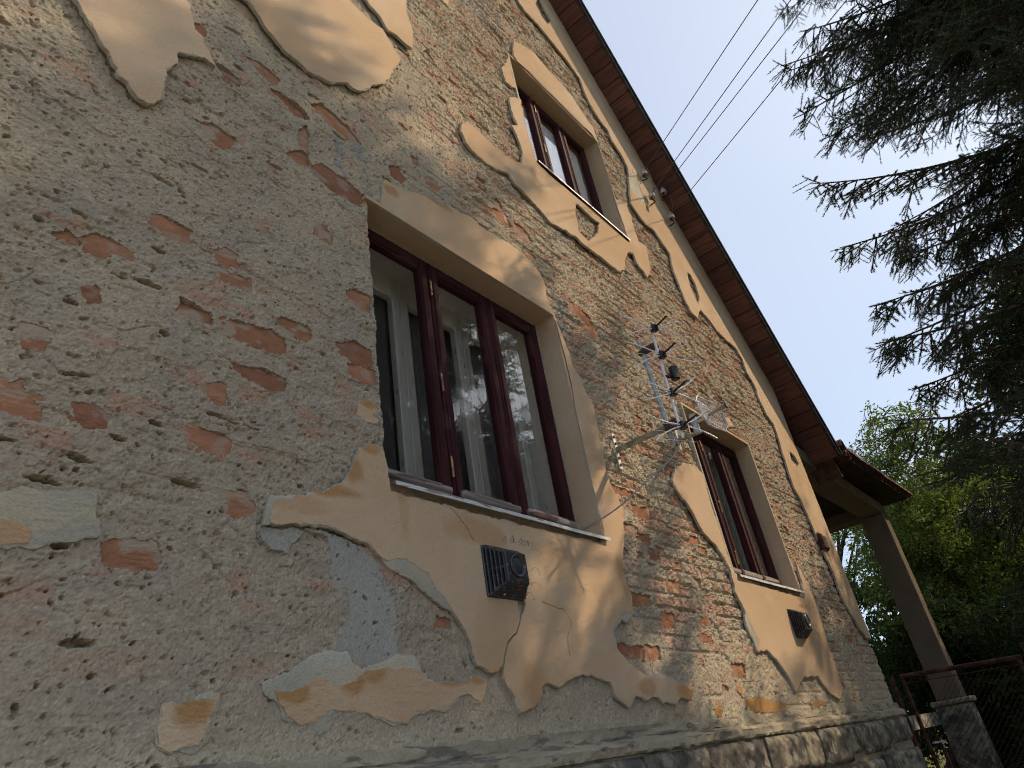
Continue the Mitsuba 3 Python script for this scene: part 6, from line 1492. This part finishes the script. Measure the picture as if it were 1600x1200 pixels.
def broadleaf(key, kind, x, y, zc, rx, ry, rz, n, seed, label, scale=1.0, category='tree', group=None, stems=1):
    rng = np.random.default_rng(seed)
    labels[key] = {'label': label, 'category': category}
    if group:
        labels[key]['group'] = group
    used.setdefault(key, 1)
    centres = []
    lobes = [(rng.normal(0, 0.42, 3) * [rx, ry, rz], 0.42 + 0.25 * rng.random()) for _ in range(9)]
    while len(centres) < n:
        c, r = lobes[rng.integers(0, 9)]
        d = rng.normal(size=3)
        d /= np.linalg.norm(d)
        p = c + d * np.array([rx, ry, rz]) * r * (0.55 + 0.45 * rng.random())
        if np.linalg.norm(p / [rx, ry, rz]) > 1.08:
            continue
        centres.append(p + [x, y, zc])
    limbs = []
    for s in range(stems):
        bx_, by_ = x + rng.normal(0, 0.25) * (stems > 1), y + rng.normal(0, 0.25) * (stems > 1)
        r0 = 0.05 + 0.035 * (zc + rz) / stems ** 0.5 * 0.5
        top_ = np.array([x + rng.normal(0, rx * 0.25), y + rng.normal(0, ry * 0.25), zc + rz * 0.6])
        tp = spline([(bx_, by_, -0.1), (bx_ + rng.normal(0, 0.1), by_, zc * 0.4), (x * 0.5 + top_[0] * 0.5, y * 0.5 + top_[1] * 0.5, zc), top_], 14)
        limbs.append(tube(tp, np.linspace(r0, 0.02, 14), 9, False))
        for k in range(10 // stems + 3):
            c = centres[rng.integers(0, n)]
            st = tp[rng.integers(5, 11)]
            limbs.append(tube(spline([st, (st + c) / 2 + [0, 0, 0.15 * rz * rng.random()], c], 8), np.linspace(r0 * 0.32, 0.010, 8), 6, False))
    add('trunk', cat(limbs), 'mat_bark', key, smooth=True)
    for c in centres:
        a, b = rng.random() * 6.28, rng.normal(0, 0.35)
        s = scale * (0.75 + 0.5 * rng.random())
        R = trimesh.transformations.euler_matrix(b, rng.normal(0, 0.35), a)
        R[:3, :3] *= s
        R[:3, 3] = c
        put('leaf_clump', key, '%s_clump_source_%d' % (kind, rng.integers(0, 3)), R)


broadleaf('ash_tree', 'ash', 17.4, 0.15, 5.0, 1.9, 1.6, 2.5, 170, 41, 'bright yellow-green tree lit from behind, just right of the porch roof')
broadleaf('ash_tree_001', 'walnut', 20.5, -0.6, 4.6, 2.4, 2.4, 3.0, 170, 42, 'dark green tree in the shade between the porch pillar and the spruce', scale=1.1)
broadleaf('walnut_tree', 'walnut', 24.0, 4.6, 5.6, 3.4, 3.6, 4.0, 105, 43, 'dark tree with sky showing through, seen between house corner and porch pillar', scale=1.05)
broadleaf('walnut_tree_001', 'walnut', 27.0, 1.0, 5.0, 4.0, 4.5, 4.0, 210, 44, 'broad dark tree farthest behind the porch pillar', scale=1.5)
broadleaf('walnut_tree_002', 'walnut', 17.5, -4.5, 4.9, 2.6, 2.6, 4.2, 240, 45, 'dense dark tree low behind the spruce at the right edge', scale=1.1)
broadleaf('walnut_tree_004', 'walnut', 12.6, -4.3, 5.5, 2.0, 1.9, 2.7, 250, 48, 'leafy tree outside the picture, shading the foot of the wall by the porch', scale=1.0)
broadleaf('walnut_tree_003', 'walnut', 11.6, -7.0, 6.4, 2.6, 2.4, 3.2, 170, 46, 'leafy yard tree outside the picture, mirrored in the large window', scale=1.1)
for i, (x, y, zc, r, rz, n, t) in enumerate(((14.2, 0.7, 1.5, 1.4, 1.7, 150, 'dark green shrub behind the pillar base'), (13.2, -1.7, 1.4, 1.5, 1.7, 170, 'dark shrub right of the gate post'), (18.5, 2.9, 1.7, 1.8, 1.7, 150, 'shrub seen low between house corner and pillar'), (17.0, -1.2, 1.9, 2.0, 2.2, 170, 'tall shrub beneath the green tree'), (10.6, -1.75, 0.75, 0.8, 0.9, 80, 'low weedy bush close behind the gate'))):
    broadleaf('shrub' if i == 0 else 'shrub_%03d' % i, 'shrub', x, y, zc, r, r, rz, n, 70 + i, t, scale=1.25 if i < 4 else 0.9, category='shrub', stems=3)


# tall grass
grng = np.random.default_rng(3)
vs = []
for k in range(9000):
    x, y = 9.0 + 8 * grng.random(), -4 + 4.0 * grng.random()
    if PX0 - 0.2 < x < PX1 + 0.2 and y > -0.2:
        continue
    hgt = 0.15 + 0.35 * grng.random() ** 2
    a = grng.random() * 6.28
    ln = np.array([math.cos(a), math.sin(a), 0]) * hgt * (0.2 + 0.5 * grng.random())
    w = np.array([-math.sin(a), math.cos(a), 0]) * 0.005
    p = np.array([x, y, 0.0])
    vs.append([p - w, p + w, p + ln * 0.4 + [0, 0, hgt * 0.7], p + ln + [0, 0, hgt]])
v = np.array(vs).reshape(-1, 3)
i4 = np.arange(len(vs))[:, None] * 4
add('tall_grass', (v, np.vstack([i4 + [0, 1, 2], i4 + [0, 2, 3]])), 'mat_leaf_shrub', label='uncut grass on the shaded ground behind the gate', category='grass', kind='stuff')
